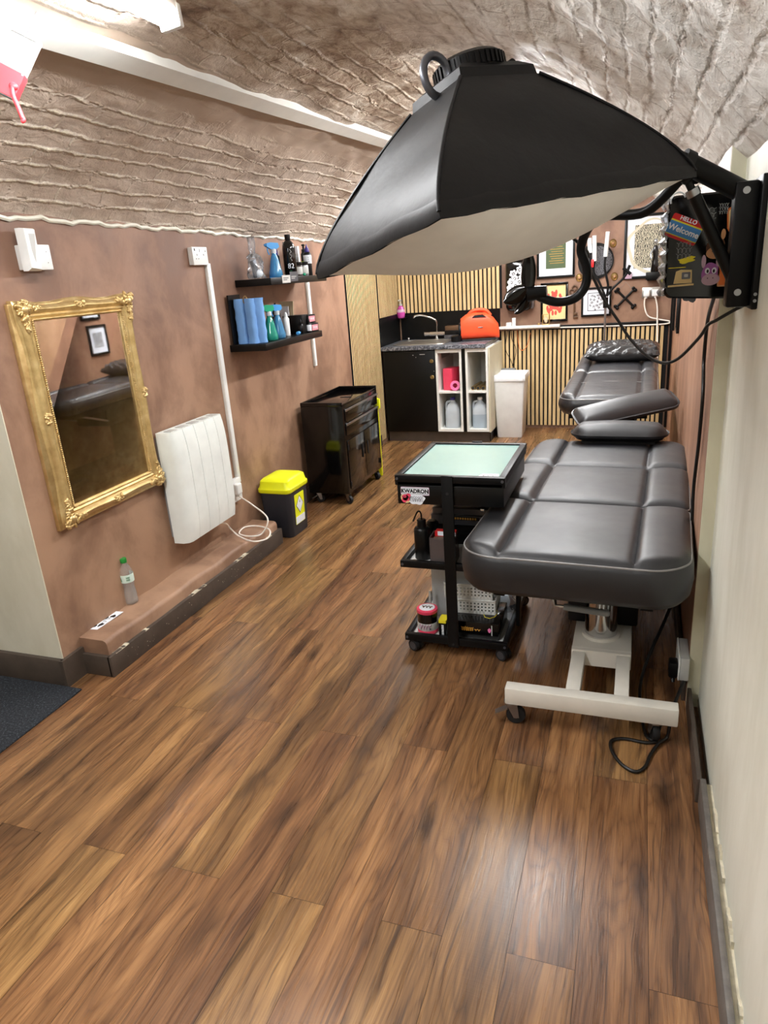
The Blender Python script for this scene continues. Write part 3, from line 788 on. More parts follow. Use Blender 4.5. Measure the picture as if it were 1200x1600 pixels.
# ---- panel radiator ------------------------------------------------
t = wthing('panel_radiator', 'white slim electric radiator with five vertical panels on the brown wall', 'radiator', 3.0, .605, .02)
for k in range(5):
    x0 = -.245+k*.096
    L = []
    for i in range(17):
        yy = -.288+.576*i/16; e = abs(yy)/.288
        zf = .088+.018*(1-e**4)
        if k == 0: L.append([(x0-.004, yy, .0),(x0-.004, yy, zf*.62),(x0+.010, yy, zf*.9),(x0+.032, yy, zf),(x0+.0925, yy, zf),(x0+.0925, yy, 0)])
        elif k == 4: L.append([(x0, yy, 0),(x0, yy, zf),(x0+.04, yy, zf),(x0+.072, yy, zf),(x0+.088, yy, zf*.86),(x0+.088, yy, 0)])
        else: L.append([(x0, yy, 0),(x0, yy, zf),(x0+.03, yy, zf),(x0+.07, yy, zf),(x0+.0925, yy, zf),(x0+.0925, yy, 0)])
    b = B(); b.loft(L); p = obj('panel', b, 'radiator_white', t, 40)
    b = lb(x0+.02, x0+.075, .2875,.292, .03, .075, .002); obj('vent', b, 'light_grey', p)
obj('back_plate', lb(-.235, .225, -.26, .26, -.02, .003), 'grey_plastic', t)
obj('control_box', lb(.228, .244, -.02, .10, .01, .05, .004), 'white_plastic', t)

# ---- sharps bin ------------------------------------------------------
t = thing('sharps_bin', 'black clinical waste bin with a bright yellow lid behind the plinth end', 'bin', (-2.105, 3.785, 0), (0,0,-.02))
def rloop(w, d, r, z): return [(x, y, z) for x, y in rrect(w, d, r, 4)]
b = B(); b.loft([rloop(.185,.225,.03,0), rloop(.19,.23,.03,.006), rloop(.215,.265,.03,.31)]); obj('tub', b, 'sharps_black', t, 40)
b = B(); b.loft([rloop(.226,.276,.032,.30), rloop(.232,.284,.034,.305), rloop(.232,.284,.034,.325), rloop(.215,.265,.03,.335), rloop(.205,.25,.03,.372), rloop(.18,.215,.03,.385), rloop(.12,.14,.03,.388)])
obj('lid', b, 'yellow_plastic', t, 40)
m = Matrix(((0,0,1,.1018),(1,0,0,.0),(0,1,0,.17),(0,0,0,1)))
m = m @ Matrix.Rotation(.0415, 4, 'X')
b = B(m); b.prism(rrect(.125,.20,.006), .002); st = obj('hazard_label', b, 'yellow_plastic', t, 0)
b = B(m); b.prism([(0,-.035),(.048,.025),(0,.085),(-.048,.025)], .0026); obj('diamond_border', b, 'ink_black', st, 0)
b = B(m); b.prism([(0,-.029),(.043,.025),(0,.079),(-.043,.025)], .0032); obj('diamond', b, 'paper', st, 0)
b = B(m); b.add(text_mesh('6', .03), Matrix.Translation((0,.045,.0034))); obj('lettering', b, 'ink_black', st, 0)
b = B(m); b.box(-.06,.06,-.097,-.05,.001,.0026); obj('white_band', b, 'paper', st, 0)

# ---- bottle and leaflet on the plinth --------------------------------
p0 = at(206, 941, z=.164)
t = thing('water_bottle', 'half empty clear plastic water bottle with a green cap on the plinth', 'bottle', p0)
pr = [(.026,0),(.031,.004),(.032,.02),(.0305,.03),(.032,.045),(.029,.07),(.0265,.085),(.029,.1),(.032,.112),(.032,.15),(.030,.165),(.022,.185),(.0135,.198),(.0125,.213)]
b = B(); b.lathe(pr, 28); obj('bottle_body', b, 'clear', t, 60)
b = B(); b.lathe([(.0245,.003),(.0298,.006),(.0306,.02),(.0292,.03),(.0306,.045),(.0276,.07),(.0252,.085),(.0276,.1),(.0294,.106)], 28); obj('water', b, 'clear', t, 60)
b = B(); b.lathe([(.0145,.205),(.0155,.207),(.0155,.224),(.014,.227)], 24); obj('cap', b, 'green_cap', t, 40)
b = B(); b.lathe([(.0324,.112),(.0326,.113),(.0326,.150),(.0324,.151)], 28, cap=False); la = obj('bottle_label', b, mat('bottle_label', (206, 226, 214), .4), t, 60)
b = B()
for k in range(2):
    for i in range(7):
        a0 = -.95+i*.075; zz = .122+k*.011
        b.face([b.v((.033*cos(a), .033*sin(a), z)) for a, z in ((a0,zz),(a0+.05,zz),(a0+.05,zz+.008),(a0,zz+.008))])
for i in range(5):
    a0 = -1.85+i*.05; b.face([b.v((.033*cos(a), .033*sin(a), z)) for a, z in ((a0,.121),(a0+.045,.121),(a0+.045,.128+.006*(2-abs(i-2))),(a0,.128+.006*(2-abs(i-2))))])
obj('label_print', b, 'green_ink', la, 0)
c = [at(135,984,z=.164), at(152,985,z=.164), at(193,957,z=.164), at(177,956,z=.164)]
t = thing('sticker_sheet', 'white strip of paper with dark ink blobs lying flat on the plinth', 'paper', (0,0,.1675))
b = B(); b.loft([[(p.x,p.y,-.0015) for p in c], [(p.x,p.y,.0005) for p in c]]); obj('sheet', b, 'paper', t, 0)
o0 = (c[0]+c[1]+c[2]+c[3])/4; ex = ((c[2]+c[3])-(c[0]+c[1]))/2; ey = ((c[1]+c[2])-(c[0]+c[3]))/2
for u, w, ru, rw in ((-.33,-.2,.13,.20),(-.24,.22,.12,.18),(.12,-.22,.08,.2),(.22,.2,.09,.22)):
    b = B(); q = o0+ex*u+ey*w
    pl_ = [q+ex*ru*cos(a)*(.8+.3*sin(3*a+u*9))+ey*rw*sin(a) for a in [2*pi*i/16 for i in range(16)]]
    b.loft([[(p.x,p.y,.0004) for p in pl_],[(p.x,p.y,.0012) for p in pl_]]); obj('ink_blob', b, 'ink_black', t, 0)
b = B(); b.tube([o0+ex*(-.1+.03*i)+ey*.3*sin(i*1.3)+Vector((0,0,-o0.z+.001)) for i in range(9)], .0008, 5); obj('ink_scribble', b, 'ink_black', t, 0)

# ---- floating shelves and what stands on them -------------------------
def shelf(label, y0, y1, ztop):
    t = wthing('wall_shelf', label, 'shelf', (y0+y1)/2, ztop)
    L = (y1-y0)/2
    obj('board', lb(-L, L, -.04, 0, 0, .235, .002), 'black_satin', t)
    return t
ZU, ZL = 1.575, 1.222
shelf('upper black floating shelf holding the tall black bottle', 3.74, 4.56, ZU)
shelf('lower black floating shelf holding the blue paper rolls', 3.585, 4.40, ZL)
def on(y, d, z): return (xl(y)+d, y, z)
# clear bag sagging over the end of the upper shelf
t = thing('plastic_bag', 'crumpled clear plastic bag at the near end of the upper shelf', 'bag', on(3.80, .12, ZU))
L = []
for i in range(15):
    u = i/14; z = -.02+.245*u
    w = .058*(1-.35*u)*(.55 if i == 0 else 1)*(1 if u < .62 else (.40 if u < .72 else .55+.25*(u-.72)))
    L.append([(w*(1+.25*sin(3*a+i))*cos(a)*.8, w*(1+.22*cos(4*a+i*1.7))*sin(a)-.03*u, max(z,.0025)+.004*sin(5*a) if z > 0 else .0025) for a in [2*pi*k/22 for k in range(22)]])
b = B(); b.loft(L); obj('film', b, 'film', t, 25)
b = B(); b.box(-.012,.012,-.02,.02,.012,.11,.004, mtx=Matrix.Rotation(.3,4,'X')); obj('contents', b, 'gunmetal', t)
b = B(); b.ell((0,.01,.03),.03,.034,.024); obj('wad', b, 'bag_white', t)

def spray(name, label, loc, body_m, head_m, rz, sc=1.):
    t = thing(name, label, 'spray bottle', loc, (0,0,rz), 'trigger spray bottles')
    t.scale = (sc,)*3
    b = B(); b.lathe([(.036,0),(.042,.004),(.042,.03),(.036,.05),(.028,.095),(.019,.125),(.014,.135),(.014,.15)], 24); obj('bottle_body', b, body_m, t, 60)
    b = B(); b.lathe([(.0165,.142),(.0165,.163),(.013,.168)], 20); obj('collar', b, 'frost', t, 40)
    b = B(); b.loft([[(x, y, z) for x, z in ((-.036,.178),(-.02,.166),(.02,.166),(.048,.182),(.048,.200),(.02,.205),(-.03,.200))] for y in (-.013, .013)]); hd = obj('spray_head', b, head_m, t, 30)
    b = B(); b.tube([(.034,0,.180),(.040,0,.168),(.038,0,.150),(.031,0,.135)], .004, 8); obj('trigger', b, head_m, hd)
    b = B(); b.cyl((.048,0,.191),(.058,0,.191),.007); obj('nozzle', b, head_m, hd)
    b = B(); b.tube([(0,0,.142),(.004,0,.08),(.012,0,.01)], .002, 6); obj('dip_tube', b, 'frost', t)
    return t
spray('spray_bottle', 'blue trigger spray bottle on the upper shelf beside the clear bag', on(3.985, .15, ZU), 'clear_blue', 'blue_cap', -2.2, .98)
spray('spray_bottle', 'green trigger spray bottle on the lower shelf', on(3.80, .165, ZL), 'clear_teal', 'teal_cap', -2.0, 1.)
spray('spray_bottle', 'blue trigger spray bottle on the lower shelf behind the green one', on(3.915, .16, ZL), 'clear_blue', 'blue_cap', -2.0, .98)
def bottle(name, label, cat, loc, prof, body, capprof, cap, group=None, lab=None, n=22):
    t = thing(name, label, cat, loc, group=group)
    b = B(); b.lathe(prof, n); bd = obj('bottle_body', b, body, t, 50)
    if capprof: b = B(); b.lathe(capprof, n); obj('cap', b, cap, t, 40)
    if lab:
        r, z0, z1, m_ = lab
        b = B(); b.lathe([(r,z0),(r+.0006,z0+.0005),(r+.0006,z1-.0005),(r,z1)], n, cap=False); l = obj('bottle_label', b, m_, t, 60)
        return t, l
    return t
def around(bb, me, r, ang, z, k=1.):
    """wrap flat lettering round a cylinder"""
    tmp = bmesh.new(); tmp.from_mesh(me)
    for v in tmp.verts:
        a = ang+v.co.x*k/r; rr_ = r+v.co.z; v.co = Vector((rr_*cos(a), rr_*sin(a), z+v.co.y*k))
    m2 = bpy.data.meshes.new('t'); tmp.to_mesh(m2); tmp.free(); bb.bm.from_mesh(m2); bpy.data.meshes.remove(m2)
    return bb
def wrap_v(bb, me, r, ang, z, k=1.):
    """the same, lettering running up the cylinder"""
    tmp = bmesh.new(); tmp.from_mesh(me)
    for v in tmp.verts:
        a = ang-v.co.y*k/r; rr_ = r+v.co.z; v.co = Vector((rr_*cos(a), rr_*sin(a), z+v.co.x*k))
    m2 = bpy.data.meshes.new('t'); tmp.to_mesh(m2); tmp.free(); bb.bm.from_mesh(m2); bpy.data.meshes.remove(m2)
    return bb
bottle('ink_bottle', 'dark bottle with a purple nozzle cap tucked behind the tall black bottle', 'bottle', on(4.11, .10, ZU), [(.02,0),(.022,.003),(.022,.125),(.012,.135)], 'black_plastic', [(.012,.135),(.013,.137),(.012,.155),(.004,.18)], 'purple_cap')
t = bottle('tall_bottle', 'tall black bottle printed with 82 on the upper shelf', 'bottle', on(4.165, .165, ZU), [(.036,0),(.040,.004),(.040,.165),(.036,.19),(.024,.208),(.016,.214),(.016,.22)], 'black_gloss', [(.017,.218),(.018,.22),(.018,.246),(.016,.248)], 'black_plastic')
b = B(); around(b, text_mesh('82', .042), .0404, -.98, .062); obj('lettering', b, 'paper', t, 0)
b = B(); b.tube([(.0404*cos(-.86+.16*sin(i*1.25)), .0404*sin(-.86+.16*sin(i*1.25)), .09+.005*i+.004*cos(i*1.9)) for i in range(16)], .0013, 6); obj('script_lettering', b, 'light_grey', t, 0)
b = B()
for q in range(4): b.cyl((.0402*cos(-1.2),.0402*sin(-1.2),.018+q*.006),(.0402*cos(-.9),.0402*sin(-.9),.018+q*.006),.0011,n=5)
obj('small_print', b, 'green_ink', t, 0)
for k, (yy, dd) in enumerate(((4.265, .165), (4.335, .175))):
    t = thing('glass_jar', ('small pale jar with black lid next to the tall black bottle', 'small pale jar with black lid under the grey figurine')[k], 'jar', on(yy, dd, ZU), group='small jars')
    b = B(); b.lathe([(.03,0),(.032,.003),(.032,.064),(.028,.068)], 24); obj('jar_body', b, M['silver'] if k else M['smoke_clear'], t, 50)
    b = B(); b.lathe([(.032,.066),(.033,.068),(.033,.084),(.031,.086)], 24); obj('lid', b, 'black_plastic', t, 40)
    b = B(); b.lathe([(.0322,.012),(.0327,.013),(.0327,.055),(.0322,.056)], 24, cap=False); obj('jar_label', b, M['light_grey'], t, 50)
# grey figurine: crouched winged gargoyle
t = thing('figurine', 'grey crouching winged figurine standing behind the jars', 'figurine', on(4.33, .10, ZU))
b = B(); b.lathe([(.03,0),(.032,.004),(.028,.05),(.022,.09)], 14); obj('rock_base', b, 'black_plastic', t, 50)
bm_ = bmesh.new()
b = B(); b.ell((0,0,.135),.020,.024,.040); b.ell((.008,0,.188),.015,.014,.018); b.ell((.016,0,.182),.011,.008,.008)
for s_ in (-1,1):
    b.tube([(.0,.02*s_,.15),(.018,.03*s_,.125),(.026,.02*s_,.100)], .008, 8, radii=[.010,.008,.006])
    b.tube([(-.005,.016*s_,.11),(.024,.024*s_,.108),(.012,.022*s_,.088)], .009, 8, radii=[.012,.010,.007])
    b.tube([(.004,.008*s_,.20),(-.004,.014*s_,.222)], .004, 6, radii=[.005,.0015])
obj('body', b, 'grey_clay', t, 60)
for s_ in (-1,1):
    b = B(); b.loft([[(-.016,.012*s_,.15),(-.03,.034*s_,.215),(-.028,.05*s_,.18),(-.024,.045*s_,.13),(-.018,.026*s_,.115)],[(-.021,.012*s_,.15),(-.035,.034*s_,.215),(-.033,.05*s_,.18),(-.029,.045*s_,.13),(-.023,.026*s_,.115)]]); obj('wing', b, 'grey_clay', t, 20)
b = B(); b.tube([(0,0,0),(0,.012,.09),(.0,.028,.165)], .0022, 6); o = obj('brush', b, 'frost'); o.location = on(4.225,.05,ZU); tag(o, 'thin pale stick leaning behind the tall black bottle', 'stick')
t, l = bottle('ink_bottle', 'black ink bottle with white label and purple nozzle cap on the upper shelf', 'bottle', on(4.425, .17, ZU), [(.024,0),(.026,.003),(.026,.135),(.020,.145),(.012,.148)], 'black_plastic', [(.015,.146),(.016,.149),(.014,.168),(.006,.178),(.003,.196)], 'purple_cap', None, (.0262,.075,.128,'paper'))
b = B()
for q in range(3): b.cyl((.0262*cos(-1.),.0262*sin(-1.),.088+q*.012),(.0262*cos(-.8),.0262*sin(-.8),.090+q*.012),.002,n=6)
obj('lettering', b, 'gunmetal', l, 0)
o = obj('paper_box', lb(-.03,.03,-.012,.012,0,.19,.001), 'paper'); o.location = on(4.47,.06,ZU); tag(o, 'plain white carton behind the black ink bottle', 'box')
t, l = bottle('pump_bottle', 'slim black bottle with a lime green label near the end of the upper shelf', 'bottle', on(4.53, .10, ZU), [(.02,0),(.022,.003),(.022,.03),(.022,.14),(.014,.152)], 'black_plastic', [(.014,.150),(.015,.153),(.015,.17),(.007,.172),(.007,.19),(.012,.192),(.012,.20),(.005,.203)], 'black_plastic', None, (.0222,.035,.095,'lime_label'))
b = B(); b.lathe([(.0224,.002),(.0229,.003),(.0229,.034),(.0224,.035)], 22, cap=False); obj('blue_band', b, 'blue_ink', t, 60)
for k, (yy, mt, lbl) in enumerate(((3.94, 'light_grey', 'pale price card on the front edge of the upper shelf'), (4.05, 'gunmetal', 'dark card leaning on the front edge of the upper shelf'))):
    o = obj('card', lb(-.055,.055,-.022,.022+.012*k,0,.002), mt, None, 0); o.matrix_world = wall_m(yy, ZU-.012+.006*k, .2362); tag(o, lbl, 'card')
    b = B()
    for q in range(2): b.box(-.04,.01+.02*q,-.006+q*.01,-.002+q*.01,.0018,.0024)
    obj('print', b, 'ink_black' if k == 0 else 'light_grey', o, 0)
b = B(); b.ell((0,0,.009),.011,.011,.009); o = obj('bead', b, 'teal_cap'); o.location = on(4.235,.224,ZU); tag(o, 'tiny green bead on the front edge of the upper shelf', 'bead')
# lower shelf
t = thing('paper_roll_stack', 'folded pale blue paper pads standing in a black holder on the lower shelf', 'paper pads', on(3.655, .115, ZL))
obj('holder', lb(-.096,-.088,-.06,.07,0,.275), 'black_satin', t, 0)
for k in range(3):
    b = B(); b.loft([rloop(.062+.004*sin(i*2+k), .05+.004*sin(i*1.3+k*2), .02, .25*i/12) for i in range(13)]); b.M = Matrix()
    o = obj('blue_pad', b, 'blue_tissue', t, 50); o.location = ((-.052,-.005,0),(.012,.0,0),(.048,.03,0))[k]; o.rotation_euler = (0,0,(.2,-.1,.3)[k])
b = B(); b.tube([(-.008+.012*cos(a), -.012+.004*sin(a), .245+.02*sin(a)) for a in [2*pi*i/16 for i in range(16)]], .003, 6, closed=True); obj('tie', b, 'brass', t)
bottle('dark_bottle', 'black bottle standing against the wall behind the blue spray on the lower shelf', 'bottle', on(4.02, .10, ZL), [(.026,0),(.028,.003),(.028,.14),(.018,.16),(.012,.165)], 'black_gloss', [(.013,.163),(.014,.165),(.014,.185),(.006,.187),(.006,.205)], 'black_plastic')
bottle('squeeze_bottle', 'small white squeeze bottle on the lower shelf', 'bottle', on(4.07, .14, ZL), [(.018,0),(.02,.003),(.02,.105),(.012,.115)], 'white_plastic', [(.012,.114),(.013,.116),(.012,.13),(.005,.145)], 'white_plastic')
b = B(); b.cyl((0,-.012,.010),(0,.016,.010),.010); o = obj('plastic_disc', b, 'blue_cap'); o.location = on(4.125,.19,ZL); tag(o, 'little blue cap lying on the lower shelf', 'cap')
t = thing('leaflet_holder', 'beige and white cards standing up behind the black cartons', 'cards', on(4.235, .055, ZL))
o = obj('white_card', lb(-.05,.05,-.012,-.009,0,.175), 'paper', t, 0); o.rotation_euler = (0,0,-.35)
o = obj('beige_card', lb(-.075,.06,.006,.010,0,.205), 'card_brown', t, 0); o.rotation_euler = (-.1,0,-.35)
o = obj('black_carton', lb(-.07,.07,-.055,.055,0,.115,.002), 'black_satin'); o.location = on(4.25,.125,ZL); tag(o, 'plain black carton leaning at the middle of the lower shelf', 'box')
def carton(label, loc, first=None):
    t = thing('ink_carton', label, 'box', loc, (0,0,-.12), 'black cartons with pink print')
    obj('carton', lb(-.055,.055,-.045,.045,0,.055,.0015), 'black_satin', t)
    m = Matrix(((0,0,1,.0552),(1,0,0,0),(0,1,0,.0275),(0,0,0,1)))
    b = B(m); b.prism(rrect(.074,.036,.004), .0006); l = obj('carton_label', b, 'carton_pink', t, 0)
    b = B(m); squig(b, -.028, .028, 0, .010, 5, .0014, .0012); obj('lettering', b, 'paper', l, 0)
    m2 = Matrix(((1,0,0,0),(0,0,-1,-.0452),(0,1,0,.0275),(0,0,0,1)))
    return t
k1 = carton('black carton with pink print, bottom one on the lower shelf', on(4.325, .17, ZL))
dup(k1, on(4.32, .155, ZL+.056), 'black carton with pink print stacked on top of another', None)
for k, (yy, dd) in enumerate(((4.185, .185), (4.265, .205))):
    t = thing('dropper_bottle', ('small black dropper bottle left of the black cartons', 'small dropper bottle with white label in front of the black cartons')[k], 'bottle', on(yy, dd, ZL), group='small dropper bottles')
    b = B(); b.lathe([(.014,0),(.016,.002),(.016,.055),(.008,.064)], 18); obj('bottle_body', b, 'black_plastic', t, 50)
    b = B(); b.lathe([(.009,.062),(.010,.064),(.008,.078),(.003,.092)], 18); obj('cap', b, 'black_plastic', t, 50)
    if k: b = B(); b.lathe([(.0161,.01),(.0166,.011),(.0166,.048),(.0161,.049)], 18, cap=False); obj('bottle_label', b, 'paper', t, 60)

# ---- black tool cabinet on castors -------------------------------------
CY0, CY1, CX0, CX1 = 4.335, 5.055, -2.20, -1.885
t = thing('tool_cabinet', 'glossy black wheeled tool cabinet with two drawers and two doors', 'cabinet', (CX1, CY0, 0), (0,0,.012))
Dp, Wd = CX1-CX0, CY1-CY0
obj('carcass', lb(-Dp, 0, 0, Wd, .085, .715, .004), 'black_gloss', t)
b = B(); b.box(-Dp,0,0,.012,.715,.742,.003); b.box(-Dp,0,Wd-.012,Wd,.715,.742,.003); b.box(-Dp,-Dp+.012,0,Wd,.715,.742,.003); b.box(-.012,0,0,Wd,.715,.728,.003)
obj('top_rim', b, 'black_gloss', t)
for k, z0 in enumerate((.605, .505)):
    d = obj('drawer', lb(.0005, .008, .03, Wd-.03, z0, z0+.085, .002), 'black_gloss', t)
    obj('handle', lb(.008, .016, .03, Wd-.03, z0+.068, z0+.082, .002), 'silver', d)
for k in range(2):
    y0 = .03 if k == 0 else Wd/2+.004; y1 = Wd/2-.004 if k == 0 else Wd-.03
    d = obj('door', lb(.0005, .008, y0, y1, .115, .465, .002), 'black_gloss', t)
    yh = y1-.05 if k == 0 else y0+.05
    obj('handle', lb(.008, .0125, yh-.008, yh+.008, .28, .38, .002), 'ink_black', d)
    for zz in (.15, .42):
        yy = y0+.006 if k == 0 else y1-.006
        b = B(); b.cyl((.008,yy,zz-.02),(.008,yy,zz+.02),.004,n=8); obj('hinge', b, 'ink_black', d)
b = B(); b.prism([(0,0),(.09,.0),(.04,.02)], .003, Matrix.Translation((-.16,.36,.7155))); obj('tray_scrap', b, 'ink_black', t, 0)
def castor(parent, x, y, r, a, top, wheel='black_rubber', fork='silver', brake=False):
    b = B(); b.cyl((0,0,top),(0,0,top-.008),r*.8); 
    for s_ in (-1,1): b.loft([[(-r*.55,s_*r*.42,top-.006),(r*.55,s_*r*.42,top-.006),(r*.75,s_*r*.42,r*.8),(r*.2,s_*r*.42,r*.8)],[(-r*.55,s_*r*.50,top-.006),(r*.55,s_*r*.50,top-.006),(r*.75,s_*r*.50,r*.8),(r*.2,s_*r*.50,r*.8)]])
    b.box(-r*.6,r*.6,-r*.5,r*.5,top-.012,top-.004)
    if brake: b.loft([[(-r*1.7,-r*.35,r*1.15),(-r*1.7,r*.35,r*1.15),(-r*.4,r*.35,r*1.75),(-r*.4,-r*.35,r*1.75)],[(-r*1.7,-r*.35,r*1.3),(-r*1.7,r*.35,r*1.3),(-r*.4,r*.35,r*1.95),(-r*.4,-r*.35,r*1.95)]])
    o = obj('castor', b, fork, parent, 40); o.location = (x,y,0); o.rotation_euler = (0,0,a)
    b = B(); b.lathe([(r*.55,-r*.32),(r*.92,-r*.34),(r,-r*.2),(r,r*.2),(r*.92,r*.34),(r*.55,r*.32)], 22); b.bm.transform(Matrix.Translation((r*.45,0,r)) @ Matrix.Rotation(pi/2,4,'X'))
    obj('wheel', b, wheel, o, 40)
    b = B(); b.cyl((r*.45,-r*.52,r),(r*.45,r*.52,r),r*.22); obj('axle', b, fork, o, 40)
    return o
for x, y, a in ((-.035,.05,-.4),(-.035,Wd-.05,-.6),(-Dp+.05,.05,.5),(-Dp+.05,Wd-.05,.2)): castor(t, x, y, .030, a, .085, brake=(x < -.1))
o = obj('folded_board', lb(-.16,.0,-.012,.012,0,.64,.008).box(-.05,.018,-.012,.012,.55,.63,.008), 'yellow_plastic'); o.location = (-1.908, 5.10, 0); tag(o, 'folded yellow plastic board tucked behind the black tool cabinet', 'floor sign')
# ================================================================== sink corner
SX0, SX1, SY = -2.262, -1.29, 6.245
ZW = .905
t = thing('sink_cabinet', 'black base cabinet with one flat door below the sink', 'cabinet', (SX0, SY, 0))
Wc = SX1-SX0
XA, XB, XC, XD = at(682,600,y=SY).x-SX0, at(722,600,y=SY).x-SX0, at(728,600,y=SY).x-SX0, at(763,600,y=SY).x-SX0
b = B(); b.box(.01,.028,.02,.62,.10,.865); b.box(XA-.022,XA-.004,.02,.62,.10,.865); b.box(.028,XA-.022,.02,.62,.10,.118); b.box(.028,XA-.022,.60,.62,.118,.865); obj('carcass', b, 'black_satin', t, 0)
obj('plinth_board', lb(.01, XD-.004, .035, .055, 0, .105), 'skirting', t)
d = obj('door', lb(.012, XA-.006, 0, .02, .112, .86, .002), 'black_satin', t)
for zz, px in ((.765, 676), (.62, 676)):
    b = B(); b.cyl((XA-.035,0,zz),(XA-.035,-.014,zz),.007); b.cyl((XA-.035,-.014,zz),(XA-.035,-.022,zz),.019,.015,20); obj('knob', b, 'brass', d, 40)
b = B()
for x, z, w in ((.30,.82,.012),(.37,.825,.05),(.33,.80,.006),(XA-.02,.67,.006)): b.box(x,x+w,-.0006,.001,z,z+.005)
obj('chip', b, 'light_grey', d, 0)
t_ = t; t = thing('end_panel', 'pale end panel and dark filler closing the right side of the kitchen units', 'panel', (SX0, SY, 0))
obj('side_panel', lb(XD+.002, XD+.018, .0, .63, .10, .865), 'pale_cream', t)
obj('end_plinth', lb(XD-.012, XD+.004, .05, .63, .0, .10), 'black_satin', t)
obj('filler_strip', lb(XB+.002, XC-.002, .004, .62, .105, .865), 'black_satin', t)
def cubby(label, x0, x1):
    t = thing('shelf_unit', label, 'shelf unit', (SX0, SY, 0), group='narrow white shelf units')
    w = .020
    b = B(); b.box(x0,x0+w,-.002,.60,.105,.868); b.box(x1-w,x1,-.002,.60,.105,.868); b.box(x0+w,x1-w,-.002,.60,.105,.128); b.box(x0+w,x1-w,-.002,.60,.835,.868)
    b.box(x0+w,x1-w,.59,.60,.128,.835); obj('carcass', b, 'white_paint', t, 30)
    obj('shelf', lb(x0+w, x1-w, .004, .59, .465, .482), 'white_paint', t)
    return t
cubby('narrow white open shelf unit holding the pink box', XA, XB)
cubby('narrow white open shelf unit holding the gold tubes', XC, XD)
# contents
cx = SX0+(XA+XB)/2; cx2 = SX0+(XC+XD)/2
o = obj('pink_box', lb(-.045,.045,-.08,.08,0,.20,.002), 'pink'); o.location = (cx-.015, SY+.15, .482); o.rotation_euler=(0,0,-.25); tag(o, 'bright pink carton inside the left white shelf unit', 'box')
b = B(); b.lathe([(.022,-.02),(.045,-.02),(.045,.02),(.022,.02),(.022,-.02)], 28, cap=False); b.bm.transform(Matrix.Translation((0,0,.045)) @ Matrix.Rotation(pi/2-.2,4,'X'))
o = obj('tape_roll', b, 'pink_pale'); o.location = (cx+.045, SY+.055, .482); tag(o, 'pale pink tape roll leaning on the pink carton', 'tape')
for k in range(3):
    t = thing('gold_tube', ('gold tube with black end, left one of three', 'gold tube with black end, middle one of three', 'gold tube with black end, right one of three')[k], 'tube', (cx2-.05+.047*k, SY+.05, .482+.020), group='gold tubes')
    b = B(); b.cyl((0,0,0),(.012,.3,0),.019,n=20); obj('tube', b, 'brass', t, 40)
    b = B(); b.cyl((0,-.003,0),(0,.004,0),.0135,n=20); obj('end_plug', b, 'ink_black', t, 40)
def jug(label, x, y, water):
    t = thing('water_jug', label, 'jug', (x, y, .128), (0,0,.1))
    w, d = .135, .135
    b = B(); b.loft([rl(w,d,.03,z) for w, d, z in ((.128,.128,0),(.135,.135,.01),(.135,.135,.155),(.125,.125,.18),(.09,.10,.215),(.05,.055,.24),(.038,.038,.25),(.038,.038,.262))]); obj('jug_body', b, 'water_jug', t, 40)
    b = B(); b.tube(bez([(-.02,0,.245),(-.055,0,.235),(-.063,0,.19),(-.058,0,.15)],6), .011, 8); obj('handle', b, 'water_jug', t, 50)
    b = B(); b.lathe([(.022,.258),(.024,.26),(.024,.278),(.02,.281)], 20); obj('cap', b, 'purple_cap' if water is None else 'white_plastic', t, 40)
    if water: b = B(); b.loft([rl(.138,.138,.03,z) for z in (.008,water)]); obj('water', b, 'water_jug_water', t, 40)
    return t
def rl(w, d, r, z): return [(x, y, z) for x, y in rrect(w, d, min(r, w/2-.001), 4)]
jug('cloudy plastic jug with a purple cap inside the left white shelf unit', cx, SY+.11, None)
jug('cloudy half full jug below the gold tubes', cx2, SY+.11, .13)
# worktop with sink and splashback
b = B(); b.box(SX0, SX1+.015, SY-.022, SY+.085, .868, ZW, .004); b.box(SX0, SX1+.015, SY+.515, YB-.012, .868, ZW, .002); b.box(SX0, SX0+.085, SY+.085, SY+.515, .868, ZW); b.box(SX0+.575, SX1+.015, SY+.085, SY+.515, .868, ZW)
wt = tag(obj('worktop', b, 'granite'), 'dark speckled granite effect worktop with the sink set in', 'worktop')
b = B(); b.box(SX0, SX1+.03, YB-.012, YB, .868, 1.165)
m = Matrix(((-.017, 1, 0, xl(6.25)), (1, .017, 0, 6.25), (0, 0, 1, 0), (0, 0, 0, 1))); b.M = m; b.box(0,.64,0,.012,.868,1.165); struct('trim_11', b, 'black_satin')
t = thing('sink', 'stainless steel sink with a drainer set in the worktop', 'sink', (SX0, SY, ZW))
x0, x1, y0, y1 = .10, .56, .10, .50
b = B(); b.loft([[(x,y,z) for x,y in rrect(x1-x0+e, y1-y0+e, max(.02,.05+e/2), 5, (x0+x1)/2, (y0+y1)/2)] for e, z in ((.06,.002),(.055,.006),(.0,.004),(-.01,-.004),(-.04,-.14),(-.09,-.15))]); obj('basin', b, 'steel', t, 40)
b = B(); b.cyl((.3,.3,-.1505),(.3,.3,-.148),.028); obj('waste', b, 'chrome', t)
b = B(); b.tube([(.1,.545,.02),(.1,.545,.0)], .012, 10); b.ell((.1,.545,.024),.015,.015,.008); obj('plug_post', b, 'chrome', t)
p = at(683, 528, y=SY+.56)
t = thing('mixer_tap', 'chrome mixer tap with a long swivel spout on the worktop', 'tap', (p.x, p.y, ZW))
b = B(); b.cyl((0,0,0),(0,0,.05),.017,n=18); b.cyl((0,0,0),(0,0,.012),.026,n=18); b.cyl((-.07,0,.055),(.07,0,.055),.022,n=20); obj('body', b, 'chrome', t, 40)
